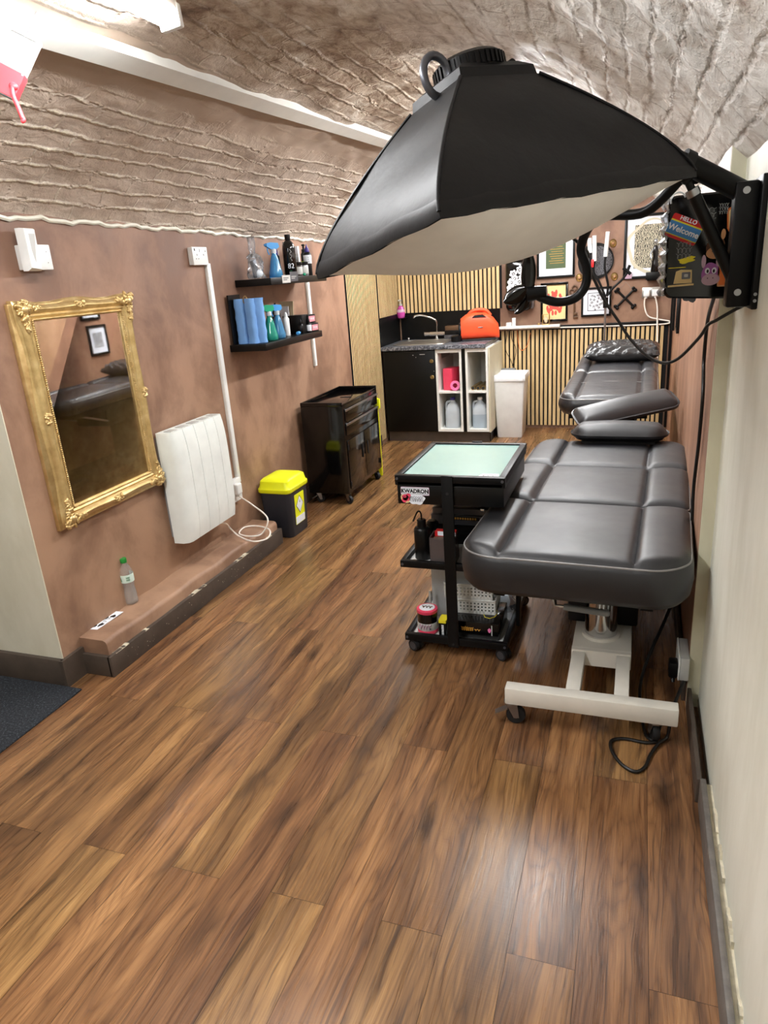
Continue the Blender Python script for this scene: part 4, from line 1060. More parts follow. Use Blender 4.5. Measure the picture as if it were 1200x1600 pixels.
for s_ in (-1,1):
    b = B(); b.cyl((s_*.07,0,.055),(s_*.125,0,.055),.019,.023,n=12); obj('handle', b, 'chrome', t, 40)
b = B(); b.tube(bez([(0,0,.06),(.002,0,.16),(-.03,-.01,.20),(-.13,-.03,.235),(-.20,-.045,.235),(-.215,-.048,.215)], 7), .010, 10); obj('spout', b, 'chrome', t, 60)
# soap bottle on the ledge of the splashback
t = thing('soap_bottle', 'pink hand soap pump bottle stuck in the corner above the sink', 'soap bottle', (-2.235, YB-.085, 1.125))
obj('suction_shelf', lb(-.05,.05,-.03,.085,-.006,0), 'black_satin', t)
b = B(); b.lathe([(.03,0),(.037,.01),(.042,.05),(.036,.085),(.022,.11),(.016,.12)], 22, sy=.7); obj('bottle_body', b, mat('pink_soap', (214, 84, 176), .15, trans=.3), t, 60)
b = B(); b.lathe([(.0405,.055),(.0425,.06),(.039,.078),(.036,.082)], 22, sy=.72, cap=False); obj('bottle_label', b, M['mauve_ink'], t, 60)
b = B(); b.cyl((0,0,.118),(0,0,.135),.017); b.cyl((0,0,.135),(0,0,.165),.006); b.box(-.012,.012,-.045,.01,.163,.175,.004); obj('pump', b, 'light_grey', t, 40)
# orange carry speaker
A, Bq = at(722, 526, z=ZW), at(772, 512, z=ZW)
t = thing('portable_speaker', 'orange rounded carry speaker with a top handle on the worktop', 'speaker', (at(746,500,y=6.58).x, 6.60, ZW), (0,0,.25))
def hsec(x, k):
    """outline in the Y-Z plane"""
    w, h = k
    return [(x, yy*w, .012+(zz+1)*.5*h) for yy, zz in [(cos(a)*(abs(cos(a))**-.25 if abs(cos(a))>1e-6 else 1), sin(a)*(abs(sin(a))**-.35 if abs(sin(a))>1e-6 else 1)) for a in [2*pi*i/36 for i in range(36)]]]
b = B(); b.loft([hsec(-.165,(.055,.15)), hsec(-.16,(.072,.19)), hsec(-.11,(.082,.225)), hsec(-.04,(.085,.24)), hsec(.07,(.085,.235)), hsec(.14,(.075,.19)), hsec(.185,(.055,.13)), hsec(.195,(.035,.08))]); obj('shell', b, 'orange_plastic', t, 40)
b = B(); b.tube(bez([(-.09,-.0,.225),(-.05,0,.262),(.02,0,.272),(.08,0,.258),(.115,0,.215)], 7), .017, 10); obj('handle', b, 'orange_plastic', t, 50)
b = B(); b.prism([(-.06,.0),(-.03,.024),(.04,.026),(.075,.0)], .004, Matrix(((1,0,0,0),(0,0,-1,-.078),(0,1,0,.208),(0,0,0,1)))); obj('handle_recess', b, 'ink_black', t)
b = B(); b.cyl((-.172,0,.095),(-.15,0,.095),.072,n=28); cone = obj('speaker_cone', b, 'black_plastic', t, 40)
b = B(); b.lathe([(.0,.0),(.05,.012),(.062,.0),(.066,.006),(.07,0)], 28); b.bm.transform(Matrix.Translation((-.172,0,.095)) @ Matrix.Rotation(-pi/2,4,'Y')); obj('grille', b, 'black_rubber', cone, 50)
obj('badge', lb(-.005,.04,-.0895,-.084,.115,.124,.002), 'silver', t)
b = B(); b.box(-.15,.16,-.07,.07,0,.016,.004); obj('base', b, 'black_rubber', t)
# dark things beside and behind it
b = B(); b.lathe([(.045,0),(.05,.005),(.05,.05),(.03,.06)], 20); o = obj('black_pot', b, 'black_plastic'); o.location = (SX0+.66, 6.50, ZW); tag(o, 'small black pot between the tap and the orange speaker', 'pot')
for k in range(3):
    o = obj('flat_box', lb(-.075,.075,-.05,.05,0,.042,.002), ('gunmetal','black_satin','wood_dark')[k]); o.location = (-1.71+.006*k, 6.80, ZW+.115+k*.0425-.115+.0); tag(o, ('grey flat carton, bottom of the pile behind the speaker','black flat carton, middle of the pile behind the speaker','brownish flat carton on top of the pile behind the speaker')[k], 'box', 'flat cartons behind the speaker')
o = obj('blue_tub', lb(-.03,.03,-.03,.03,0,.10,.008), M['purple_cap']); o.location = (-1.60, 6.82, ZW); 
tag(o, 'dark blue tub peeking over the orange speaker', 'tub')
# bins
bx0, bx1 = at(777,683,z=0), at(815,684,z=0)
t = thing('pedal_bin', 'tall white square bin with a bin bag folded over its rim', 'bin', ((bx0.x+bx1.x)/2, 6.60, 0), (0,0,.03))
b = B(); b.loft([rl(.225,.26,.012,0), rl(.235,.27,.014,.01), rl(.285,.335,.016,.56)]); obj('tub', b, 'white_plastic', t, 40)
L = []
for z, e in ((.535,.012),(.545,.018),(.575,.018),(.590,.012),(.592,-.02),(.575,-.05)):
    L.append([(x+.004*sin(i*1.9), y+.004*cos(i*2.3), z+(.006*sin(i*2.7) if z < .55 else .003*sin(i*1.6))) for i, (x, y, _) in enumerate(rl(.285+e,.335+e,.02,0))])
b = B(); b.loft(L); obj('bin_bag', b, 'bag_white', t, 30)
t = thing('grey_bin', 'dark narrow bin with grey lid standing behind the white bin', 'bin', (-1.185, 6.835, 0))
obj('tub', lb(-.07,.07,-.03,.03,0,.56,.008), 'black_satin', t)
obj('lid', lb(-.075,.075,-.035,.034,.56,.60,.006), 'grey_plastic', t)

# ================================================================== back wall
def bm_(px, py, d=0.):
    q = at(px, py, y=YB-d); return q.x, q.z
def bthing(name, label, cat, x, z, d=0., group=None):
    t = thing(name, label, cat, group=group); t.matrix_world = Matrix(((1,0,0,x),(0,0,-1,YB-d),(0,1,0,z),(0,0,0,1))); return t
def picture(label, x0, z0, x1, z1, fw, fm, mount, art, inset, group='framed prints on the back wall'):
    cx, cz, w, h = (x0+x1)/2, (z0+z1)/2, abs(x1-x0)/2, abs(z1-z0)/2
    t = bthing('framed_print', label, 'picture', cx, cz, .0, group)
    b = B()
    for q in ((-w,w,h-fw,h),(-w,w,-h,-h+fw),(-w,-w+fw,-h+fw,h-fw),(w-fw,w,-h+fw,h-fw)): b.box(*q,0,.022,.002)
    obj('frame', b, fm, t)
    mo = obj('mount', lb(-w+fw, w-fw, -h+fw, h-fw, .002, .009), mount, t, 0)
    if art: obj('print', lb(-w+fw+inset, w-fw-inset, -h+fw+inset, h-fw-inset, .009, .0105), art, t, 0)
    return t, w, h
M['pale_lino'] = mat('pale_lino', (206, 199, 176), .65)
# green print
x0, z0 = bm_(839, 436); x1, z1 = bm_(898, 436); zt_ = z0+.44
t, w, h = picture('black framed print with a green centre above the red print', x0, z0, x1, zt_, .02, 'black_satin', 'mount_white', 'green_paper', .062)
b = B()
for r in range(11): b.box(-w*.36+.01*(r%3), w*.42-.012*(r%2), h*.5-.020*r-.003, h*.5-.020*r, .0104, .0112)
obj('printed_lines', b, 'gold_ink', t, 0)
x0, z0 = bm_(845, 503); x1, z1 = bm_(888, 440)
t, w, h = picture('black framed cream print with a red ornament', x0, z0, x1, z1, .02, 'black_gloss', 'cream_paper', None, .0)
b = B(); r_ = random.Random(3)
for k in range(26):
    a = r_.random()*2*pi; rr_ = .3+.7*r_.random()
    px, py = w*.62*rr_*cos(a), h*.62*rr_*sin(a)
    for s_ in (-1,1): b.ell((s_*px,py,.009),.012,.014+.012*r_.random(),.0016,8,4)
b.ell((0,.02,.009),.022,.05,.0016,10,4)
obj('red_ornament', b, 'red_ink', t, 0)
x0, z0 = bm_(908, 495); x1, z1 = bm_(956, 447)
t, w, h = picture('small black framed white print with a black ink figure', x0, z0, x1, z1, .017, 'black_satin', 'mount_white', None, .0)
b = B(); iw, ih = w*.58, h*.62
for q in ((-iw,iw,ih-.005,ih),(-iw,iw,-ih,-ih+.005),(-iw,-iw+.005,-ih,ih),(iw-.005,iw,-ih,ih)): b.box(*q,.0088,.0098)
obj('ink_border', b, 'ink_black', t, 0)
b = B()
for k in range(16):
    a = k*2.4; rr_ = .045*sqrt(k/16)+.01; b.ell((rr_*cos(a)*1.2, rr_*sin(a)*1.25, .009), .010+.010*((k*7)%3)/3, .012, .0014, 8, 4, )
obj('ink_figure', b, 'linocut_fine', t, 0)
x0, z0 = bm_(973, 437); x1, z1 = bm_(1062, 432)
z1 = bm_(985, 336)[1]
t, w, h = picture('large black framed linocut print in a white mount', x0, z0, x1, z1, .022, 'black_satin', 'mount_white', 'linocut', .065)
b = B(); L = []
for e, z in ((1.,.0104),(1.,.0116)): pass
ring = [(.20*cos(a)*(1+.06*sin(5*a)), .21*sin(a)*(1+.05*cos(4*a))) for a in [pi*.35+1.5*pi*i/40 for i in range(41)]]
b.loft([[(x*k, y*k, zz) for k, zz in ((1-.05*sin(pi*i/40)-.02,.0104),(1+.05*sin(pi*i/40)+.02,.0104),(1+.05*sin(pi*i/40)+.02,.0114),(1-.05*sin(pi*i/40)-.02,.0114))] for i, (x, y) in enumerate(ring)]); obj('pale_halo', b, M['pale_lino'], t, 0)
# small figurine print on the frame: black statuette on a plinth in front of the print
px, pz = bm_(1026, 428)
t = thing('statuette', 'black and silver statuette on a block in front of the large print', 'statuette', (px-.02, YB-.078, pz-.03))
b = B(); b.box(-.07,.07,-.03,.045,-.012,.05,.003); obj('block', b, 'black_satin', t)
b = B(); b.lathe([(.03,.05),(.034,.06),(.028,.12),(.020,.18),(.026,.22),(.022,.25),(.010,.27)], 16, sy=.7); obj('robe', b, 'black_gloss', t, 60)
b = B(); b.ell((0,0,.30),.017,.017,.022); b.tube([(.02,0,.24),(.045,-.01,.29),(.05,-.01,.36)], .008, 8); b.tube([(-.02,0,.24),(-.04,-.02,.20),(-.03,-.03,.16)], .008, 8); obj('head_and_arms', b, 'silver', t, 60)
obj('shelf_pin', lb(-.06,.06,.0,.07,-.02,-.012), 'black_satin', t)
o = obj('note', lb(-.028,.028,-.024,.024,0,.003), M['mauve_ink'], None, 0); xx, zz = bm_(982, 431); o.matrix_world = Matrix(((1,0,0,xx),(0,0,-1,YB-.023),(0,1,0,zz),(0,0,0,1))); tag(o, 'small lilac note at the corner of the large print', 'note')
x0, z0 = bm_(905, 447); cxp, czp = bm_(931, 408)
t = bthing('round_plaque', 'round mottled wall plaque with dark rim behind the lamp stems', 'plaque', cxp, czp)
b = B(); b.cyl((0,0,0),(0,0,.015),.155,n=48); obj('disc', b, 'black_satin', t, 40)
b = B(); b.cyl((0.02,0,.015),(0.02,0,.019),.125,n=48); obj('face', b, 'grey_linocut', t, 40)
for k, (px, py) in enumerate(((905,434),(960,432),(958,380))):
    xx, zz = bm_(px, py); t = bthing('wall_rosette', ('brass rosette left of the round plaque','brass rosette right of the round plaque','brass rosette above the round plaque')[k], 'rosette', xx, zz, 0, 'brass rosettes')
    b = B(); b.lathe([(.036,0),(.036,.004),(.03,.008),(.026,.005),(.018,.009),(.008,.018),(.004,.019)], 24, sx=.85); obj('disc', b, 'brass', t, 60)
    b = B(); b.ell((0,0,.016),.012,.012,.006); obj('jewel', b, 'tan_ink', t)
xx, zz = bm_(898, 447); _, z0 = bm_(898, 497)
t = bthing('ornamental_key', 'large old iron key hung on the wall beside the red print', 'key', xx, (zz+z0)/2); hh = (zz-z0)/2
b = B(); b.tube([(0,-hh,.009),(0,hh*.45,.009)], .009, 8); obj('shaft', b, 'wood_dark', t)
b = B()
for cx_, cy_ in ((-.022,.03),(.022,.03),(0,.062)): b.tube([(cx_+.020*cos(a), hh*.45+cy_+.020*sin(a), .012) for a in [2*pi*i/16 for i in range(16)]], .006, 6, closed=True)
obj('bow', b, 'wood_dark', t)
b = B(); b.box(-.004,.035,-hh,-hh+.02,.006,.018,.002); b.box(-.004,.028,-hh+.03,-hh+.05,.006,.018,.002); obj('bit', b, 'wood_dark', t)
xx, zz = bm_(977, 466)
t = bthing('crossed_bones', 'black crossed bones ornament hung by a thread', 'ornament', xx, zz)
for s_ in (-1,1):
    b = B(); r = .105; a = pi/4*s_ if s_ > 0 else pi-pi/4
    dx, dy = cos(pi/4)*s_, sin(pi/4)
    b.tube([(-dx*r,-dy*r,.012),(dx*r,dy*r,.012)], .010, 8)
    for e in (-1,1):
        for q in (-1,1): b.ell((e*dx*r+q*dy*.012, e*dy*r-q*dx*.012, .014), .016, .016, .012, 10, 6)
    obj('bone', b, 'black_satin', t, 60)
b = B(); b.tube([(-.06,.07,.004),(0,.14,.004),(.06,.07,.004)], .0012, 5); obj('thread', b, 'grey_plastic', t)
# dispenser with white flowers
(x0, zt_), (x1, zb_) = bm_(790, 408), bm_(834, 484)
x0, zt_ = x0, bm_(800, 406)[1]
t = bthing('paper_towel_dispenser', 'glossy black rounded dispenser decorated with white flowers', 'dispenser', (x0+x1)/2, (zt_+zb_)/2); w, h = (x1-x0)/2-.01, (zt_-zb_)/2
b = B(); b.loft([[(x,y,z) for x,y in rrect(2*w-e,2*h-e,.05,6)] for e, z in ((0,0),(0,.07),(.02,.10),(.06,.115),(.12,.12))]); body = obj('housing', b, 'black_gloss', t, 40)
b = B(); b.loft([[(x,y,z) for x,y in rrect(.05,2*h-.03,.02,4,w-.005,0)] for z in (.0,.065)]); obj('side_cover', b, 'smoke_clear', t, 40)
fl = [(.02,.13),(.055,.11),(-.03,.06),(-.06,.03),(-.07,-.02),(-.02,.0),(.015,.03),(-.045,-.07),(-.075,-.10),(.0,-.05),(.045,.07),(-.04,.10)]
for fx, fy in fl:
    b = B()
    for k in range(6):
        a = k*pi/3+fx*20
        b.ell((fx*.95+.023*cos(a), fy*1.05+.025*sin(a), .118),.017,.017,.003,10,5)
    b.ell((fx*.95,fy*1.05,.119),.008,.008,.004,8,5)
    obj('flower', b, 'black_white_flowers', body, 60)
# white ledge with bits on it
(x0, z0), (x1, z1) = bm_(781, 514, .05), bm_(872, 508, .05)
t = thing('ledge', 'narrow white ledge on top of the lower slatted panel', 'ledge', (x0, YB-.105, .975))
obj('board', lb(0, x1-x0+.02, 0, .075, 0, .022, .003), 'white_paint', t)
def on_ledge(px): return (at(px, 508, y=YB-.07).x, YB-.07, .997)
for k, (px, w, h, nm, lbl, mm) in enumerate(((795,.028,.035,'white_tub','short white tub at the left end of the white ledge','white_plastic'),(803,.018,.075,'white_tube','tall white tube standing on the white ledge','white_plastic'),(842,.012,.018,'brass_button','small brass knob on the white ledge','brass'))):
    b = B(); b.lathe([(w*.9,0),(w,.003),(w,h-.004),(w*.85,h)], 20); o = obj(nm, b, mm); o.location = on_ledge(px); tag(o, lbl, 'tub' if k < 2 else 'knob')
t = thing('gold_trinket', 'little square gold wire cage on the white ledge', 'ornament', on_ledge(853))
b = B()
for q in (0,.09): b.tube([(-.03,-.02,q+.003),(.03,-.02,q+.003),(.03,.02,q+.003),(-.03,.02,q+.003)], .004, 6, closed=True)
for x in (-.03,.03):
    for y in (-.02,.02): b.tube([(x,y,0),(x,y,.095)], .004, 6)
obj('cage', b, 'brass', t); b = B(); b.ell((0,0,.045),.018,.012,.03); obj('candle', b, 'card_brown', t)
for k, pts in enumerate(([(798,515),(800,530),(806,545),(804,562),(800,572)], [(808,515),(812,545),(822,543),(829,520)], [(793,515),(790,545),(797,560),(803,575)])):
    b = B(); b.tube(bez([at(px, py, y=YB-.032) for px, py in pts], 6), .0028, 6); tag(obj('thin_wire', b, ('black_cable','orange_ink','black_cable')[k]), ('thin black wire hanging from the white tube','thin orange wire looped under the white ledge','thin black wire at the left end of the white ledge')[k], 'wire')
# double socket with two plugs
(x0, zt_), (x1, zb_) = bm_(1003, 449), bm_(1031, 464)
xm, zm = (x0+x1)/2, (zt_+zb_)/2-.002
t = bthing('wall_socket', 'steel double wall socket with two white plugs beside the black box', 'socket', xm, zm)
obj('faceplate', lb(-.074,.074,-.044,.044,0,.010,.002), 'steel', t); obj('switch', lb(-.012,.012,.02,.038,.010,.016,.002), 'white_plastic', t)
wp = []
for s_ in (-1,1):
    q = bthing('plug', ('white plug in the left half of the steel socket','white plug in the right half of the steel socket')[s_ > 0], 'plug', xm+s_*.036, zm-.004, .0105, 'white plugs')
    obj('plug_body', lb(-.027,.027,-.03,.03,0,.036,.009,3), 'white_plastic', q); obj('cable_grip', lb(-.007,.007,-.045,-.028,.01,.026,.004), 'white_plastic', q)
P = lambda px, py, d=.03: at(px, py, y=YB-d)
b = B(); b.tube(bez([P(1008,464),P(1007,478),P(1013,494),P(1030,499),P(1046,502),P(1040,506),P(1000,508),P(900,511),P(790,514,.05)], 8), .0065, 8); tag(obj('white_cable', b, 'white_cable'), 'white mains lead running along the black rail', 'cable')
b = B(); b.tube(bez([P(1024,464),P(1027,480),P(1027,505,.05),P(1027,540,.12),P(1028,600,.20)], 8), .0065, 8); tag(obj('white_cable', b, 'white_cable'), 'white mains lead dropping behind the crinkled pillow', 'cable')
# prints on the right wall seen in the mirror
for k, (yy, zz, hh) in enumerate(((5.46, 1.155, .135), (5.41, 1.47, .13))):
    t = thing('framed_print', ('black framed white sheet on the right wall near the back','smaller black framed sheet high on the right wall')[k], 'picture', group='prints on the right wall')
    t.matrix_world = Matrix(((.0148,0,-1,xr(yy)),(1,0,.0148,yy),(0,1,0,zz),(0,0,0,1)))
    w, h, fw = .13, hh, .02
    b = B()
    for q in ((-w,w,h-fw,h),(-w,w,-h,-h+fw),(-w,-w+fw,-h+fw,h-fw),(w-fw,w,-h+fw,h-fw)): b.box(*q,0,.02,.002)
    obj('frame', b, 'black_satin', t); obj('mount', lb(-w+fw,w-fw,-h+fw,h-fw,.002,.008), 'mount_white', t, 0)
    obj('print', lb(-w*.5,w*.5,-h*.5,h*.5,.008,.009), 'linocut_fine', t, 0)

t = thing('wall_socket', 'white surface box low on the right wall beside the far couch', 'socket', (xr(4.55), 4.55, .15))
obj('back_box', lb(-.030,.0,-.075,.075,-.045,.045,.004), 'light_grey', t); obj('faceplate', lb(-.036,-.030,-.076,.076,-.046,.046,.003), 'white_plastic', t)
# ================================================================== treatment couches
def pad(W, L, r_front, r_back, T, zt, zb, seams, crown=.008, bol=.016, step=.0105, wrinkle=0., bulge=.012, edge=.03, lip=.014):
    """upholstered section: X across (centred), Y along 0..L; seams = x positions of lengthwise stitching"""
    nx = max(8, int(W/step)); ny = max(6, int(L/step))
    def mp(u, v):
        x, y = u*W/2, v*L/2
        r = r_front if v < 0 else r_back
        ax, ay = abs(x)-(W/2-r), abs(y)-(L/2-r)
        if r > 0 and ax > 0 and ay > 0:
            a, c = ax/r, ay/r
            a2, c2 = a*sqrt(1-c*c/2), c*sqrt(1-a*a/2)
            x = math.copysign(W/2-r+a2*r, x); y = math.copysign(L/2-r+c2*r, y)
        return x, y+L/2
    xs = [-W/2]+list(seams)+[W/2]
    def hgt(u, v):
        x, y = mp(u, v)
        X = u*W/2
        z = zt+crown*(1-u*u)*(1-v*v)
        de = min((1-abs(u))*W/2, (1-abs(v))*L/2); fe = min(1., (1-abs(v))*L/2/.05); fe = fe*fe*(3-2*fe)
        for k in range(len(xs)-1):
            if xs[k] <= X <= xs[k+1]:
                s_ = (X-xs[k])/(xs[k+1]-xs[k])
                outer = k == 0 or k == len(xs)-2
                z += fe*(bol if outer else bol*.35)*(4*s_*(1-s_))**.6
        for s_ in seams:
            z -= (.15+.85*fe)*.018*math.exp(-((X-s_)/.008)**2)
        if de < edge: z -= lip*(1-de/edge)**2
        if wrinkle: z += wrinkle*(sin(x*38+3*sin(y*17))*sin(y*45+2*sin(x*21)))
        return (x, y, z)
    b = B(); G = [[b.v(hgt(-1+2*i/nx, -1+2*j/ny)) for i in range(nx+1)] for j in range(ny+1)]
    for j in range(ny):
        for i in range(nx): b.face([G[j][i], G[j][i+1], G[j+1][i+1], G[j+1][i]])
    ring = [G[0][i] for i in range(nx)]+[G[j][nx] for j in range(ny)]+[G[ny][i] for i in range(nx, 0, -1)]+[G[j][0] for j in range(ny, 0, -1)]
    prev = ring; cxy = Vector((0, L/2, 0)); n = len(ring)
    edge_pts = [v.co.copy() for v in ring]
    for off, z in ((bulge*.7, zt-lip-.02), (bulge, (zt+zb)/2), (bulge*.4, zb+.03), (-.015, zb+.004), (-.03, zb)):
        cur = []
        for k, p in enumerate(edge_pts):
            a, c = edge_pts[k-1], edge_pts[(k+1) % n]; t_ = (c-a); nn = Vector((t_.y, -t_.x, 0))
            nn = nn.normalized() if nn.length > 1e-9 else (p-cxy).normalized()
            cur.append(b.v((p.x+nn.x*off, p.y+nn.y*off, z)))
        for k in range(n): b.face([prev[k], cur[k], cur[(k+1)%n], prev[(k+1)%n]])
        prev = cur
    b.face(prev)
    return b, edge_pts
t = thing('treatment_couch', 'near black padded treatment couch on a white wheeled base by the right wall', 'couch', (-.186, 2.145, 0), (0,0,radians(-2.6)))
WB = .752
seam = [-WB/2+.150, WB/2-.170]
for k, (y0, ln, rf, rb, sm) in enumerate(((0, .590, .13, .03, seam), (.595, .535, .03, .03, [-WB/2+.155, WB/2-.17]), (1.135, .50, .03, .15, [-WB/2+.16, WB/2-.175]))):
    b, ep = pad(WB, ln, rf, rb, 0, .632, .470 if k == 0 else .50, sm, bulge=.012 if k == 0 else .008)
    c = obj('cushion', b, 'leather', t, 55); c.location = (0, y0, 0)
    b = B(); q = ep[::2]; b.tube([p+Vector((0,0,-.002)) for p in q], .0038, 6, closed=True); obj('piping', b, 'piping', c, 60)
b = B(); b.box(-.30,.30,.12,.56,.45,.475); b.box(-.30,.30,.66,1.55,.45,.50)
for x in (-.25,.25): b.box(x-.02,x+.02,.1,1.5,.425,.452)
obj('cushion_frame', b, 'black_metal', t)
b = B()
for x in (-.28,.30): b.cyl((x,.30,.455),(x,.30,.44),.022,n=12); b.cyl((x,.30,.44),(x,.30,.425),.014,n=12)
obj('frame_foot', b, 'black_rubber', t)
# base, drawn in room coordinates relative to the couch root
R_ = Matrix.Translation((-.186,2.145,0)) @ Matrix.Rotation(radians(-2.6),4,'Z'); RI = R_.inverted()
def rb_(*a, **k):
    bb = B(RI); bb.box(*a, **k); return bb
obj('base_bar', rb_(-.385,.180,2.085,2.135,.088,.152, bev=.004), 'white_metal', t)
obj('base_bar', rb_(-.35,.22,3.45,3.50,.088,.152, bev=.004), 'white_metal', t)
for x in (-.158, .002):
    obj('base_rail', rb_(x-.024,x+.024,2.135,3.45,.092,.148, bev=.003), 'white_metal', t)
b = B(RI); b.box(-.185,.03,2.40,2.90,.10,.155,.004); b.loft([[(-.185,2.385,.10),(.03,2.385,.10),(.03,2.40,.15),(-.185,2.40,.15)],[(-.185,2.41,.10),(.03,2.41,.10),(.03,2.42,.157),(-.185,2.42,.157)]]); obj('base_plate', b, 'white_metal', t)
b = B(RI); b.cyl((-.085,2.54,.155),(-.085,2.54,.47),.062,n=36); obj('lift_column', b, 'chrome', t, 40)
b = B(RI); b.cyl((-.085,2.54,.155),(-.085,2.54,.168),.072,n=36); obj('column_collar', b, 'white_metal', t, 40)
b = B(RI); b.box(-.440,-.424,2.68,2.725,.075,.46,.002); obj('side_bracket', b, 'black_metal', t)
b = B(RI); b.box(-.22,.05,2.62,2.85,.155,.46,.01); obj('drive_box', b, 'black_plastic', t)
b = B(RI); b.cyl((-.21,2.33,.365),(-.06,2.33,.355),.0125,n=16); b.ell((-.06,2.33,.355),.0125,.0125,.0125); lv = obj('lever_handle', b, 'grey_plastic', t, 50)
b = B(RI); b.tube([(-.21,2.33,.365),(-.24,2.33,.367),(-.25,2.36,.40),(-.25,2.40,.47)], .008, 8); obj('lever_rod', b, 'chrome', lv, 50)
b = B(RI); b.tube([(.2,2.66,.60),(.214,2.66,.60)], .010, 8); b.tube([(-.57,2.70,.595),(-.585,2.70,.595)], .012, 8); obj('side_pin', b, 'chrome', t, 50)
for x, y, a in ((-.365,2.11,.25),(.115,2.115,1.9),(-.33,3.475,.4),(.2,3.475,1.)):
    cst = castor(t, 0, 0, .034, 0, .09, brake=(x < -.36)); cst.matrix_parent_inverse = Matrix()
    q = RI @ Vector((x, y, 0)); cst.location = q; cst.rotation_euler = (0,0,a)
# headrest and arm pads lying on the far end
b, ep = pad(.46, .19, .088, .088, 0, .075, .0, [], crown=.018, bol=0, bulge=.014, edge=.05, lip=.03)
t2 = thing('headrest', 'oval black padded headrest on the far end of the near couch', 'headrest', (-.075, 3.645, .653), (0,0,radians(-2)))
obj('cushion', b, 'leather', t2, 55)
b = B(); b.box(-.18,.18,.03,.16,-.012,.004); obj('board', b, 'black_metal', t2)
b, ep = pad(.175, .54, .05, .05, 0, .055, .0, [], crown=.018, bol=0, bulge=.012, edge=.045, lip=.025)
t3 = thing('armrest', 'long slanting black arm pad behind the oval headrest', 'armrest', (-.300, 3.90, .705), (radians(9),radians(20),radians(-66)))
obj('cushion', b, 'leather_shiny', t3, 55)
b = B(); b.box(-.02,.02,.05,.48,-.03,.004); b.box(-.02,.02,.22,.26,-.16,-.03); obj('bracket', b, 'black_metal', t3)
# far couch
t = thing('treatment_couch', 'far black treatment couch raised higher with a pillow on its end', 'couch', (-.150, 4.14, 0), (0,0,radians(-.6)))
WB2 = .545
for k, (y, z, ln, a, rf, rb) in enumerate(((0,0,.86,1.,.10,.03),(.865,.016,.80,2.2,.03,.10))):
    b, ep = pad(WB2, ln, rf, rb, 0, .80, .69, [-WB2/2+.10, WB2/2-.10], wrinkle=.0005)
    c = obj('cushion', b, 'leather_shiny', t, 55)
    Hn = Matrix.Translation((0, y, z)) @ Matrix.Translation((0,0,.75)) @ Matrix.Rotation(radians(a),4,'X') @ Matrix.Translation((0,0,-.75)); c.matrix_local = Hn
    q = ep[::2]; b = B(); b.tube([p+Vector((0,0,-.002)) for p in q], .0036, 6, closed=True); obj('piping', b, 'piping', c, 60)
b = B(); b.tube([(-WB2/2+.02,.42,.012+.80),(-WB2/2+.09,.43,.012+.8005),(0,.43,.012+.808),(WB2/2-.09,.43,.8125),(WB2/2-.02,.42,.812)], .0028, 6); obj('crease', b, 'piping', t, 60)
obj('cushion_frame', lb(-.22,.22,.12,1.5,.65,.692), 'black_metal', t)
obj('drive_box', lb(-.16,.16,.55,1.05,.50,.65,.02), 'black_metal', t)
obj('lift_column', lb(-.07,.07,.85,1.02,.14,.55,.006), 'black_metal', t)
for s_ in (-1,1):
    b = B(); b.tube([(s_*.17,.22,.655),(s_*.15,.62,.53)], .008, 8); obj('strut', b, 'silver', t)
obj('base_plate', lb(-.20,.22,.30,1.35,.085,.15,.006), 'black_metal', t)
obj('base_bar', lb(-.26,.26,1.3,1.36,.085,.14,.006), 'black_metal', t)
for x, y in ((-.03,.10),(.24,.34),(-.24,1.33),(.24,1.33)): castor(t, x, y, .03, 1.2, .086)
b = B(); b.box(-.06,-.0,.08,.40,.086,.12); b.box(-.0,.26,.30,.36,.086,.12); obj('base_foot', b, 'black_metal', t)
# pillow in crinkled cover
nx, ny = 60, 36
b = B(); top = []; bot = []
r_ = np.random.default_rng(2); 
for sgn, store in ((1, top), (-1, bot)):
    for j in range(ny+1):
        row = []
        for i in range(nx+1):
            u, v = -1+2*i/nx, -1+2*j/ny
            k = (1-u**4)*(1-v**4)
            x = u*.27*(1-.05*(1-k)); y = v*.17*(1-.05*(1-k))
            z = sgn*(.062*k**.6)
            if sgn > 0: z += k**.3*(.009*sin(19*u+5*sin(4*v)+2)*(1-v)*.8*abs(sin(7*u+3*v))+.004*sin(31*u-12*v))
            row.append(b.v((x, y, z)))
        store.append(row)
for st in (top, bot):
    for j in range(ny):
        for i in range(nx): b.face([st[j][i], st[j][i+1], st[j+1][i+1], st[j+1][i]])
bmesh.ops.remove_doubles(b.bm, verts=b.bm.verts, dist=.0008)
o = obj('pillow', b, 'leather_crinkle', None, 50); o.location = (-.105, 5.42, .905); o.rotation_euler = (radians(6),0,radians(-1))
tag(o, 'crinkled black covered pillow on the head end of the far couch', 'pillow')

# ================================================================== work trolley
X0, X1, Y0, Y1 = -.888, -.448, 2.50, 3.06
t = thing('work_trolley', 'black metal work trolley with a frosted glass top and three tiers', 'trolley', (X0, Y0, 0))
w, d = X1-X0, Y1-Y0
def tray(name, z0, z1, th):
    b = B()
    for q in ((0,w,0,th),(0,w,d-th,d),(0,th,th,d-th),(w-th,w,th,d-th)): b.box(*q, z0, z1, .0025)
    o = obj(name, b, 'black_metal', t)
    for x in (.010, w-.010):
        b = B(); b.cyl((x,.001,(z0+z1)/2),(x,-.003,(z0+z1)/2),.0055,n=12); obj('screw', b, 'gunmetal', o)
    return o
tp = tray('top_frame', .765, .793, .026)
obj('glass_panel', lb(.02, w-.02, .02, d-.02, .772, .7865, .001), 'glass_top', t, 0)
b = B(); b.prism([(w-.115,.028),(w-.03,.028),(w-.035,.075),(w-.10,.075)], .0006, Matrix.Translation((0,0,.7868))); st = obj('sticker', b, 'paper', tp, 0)
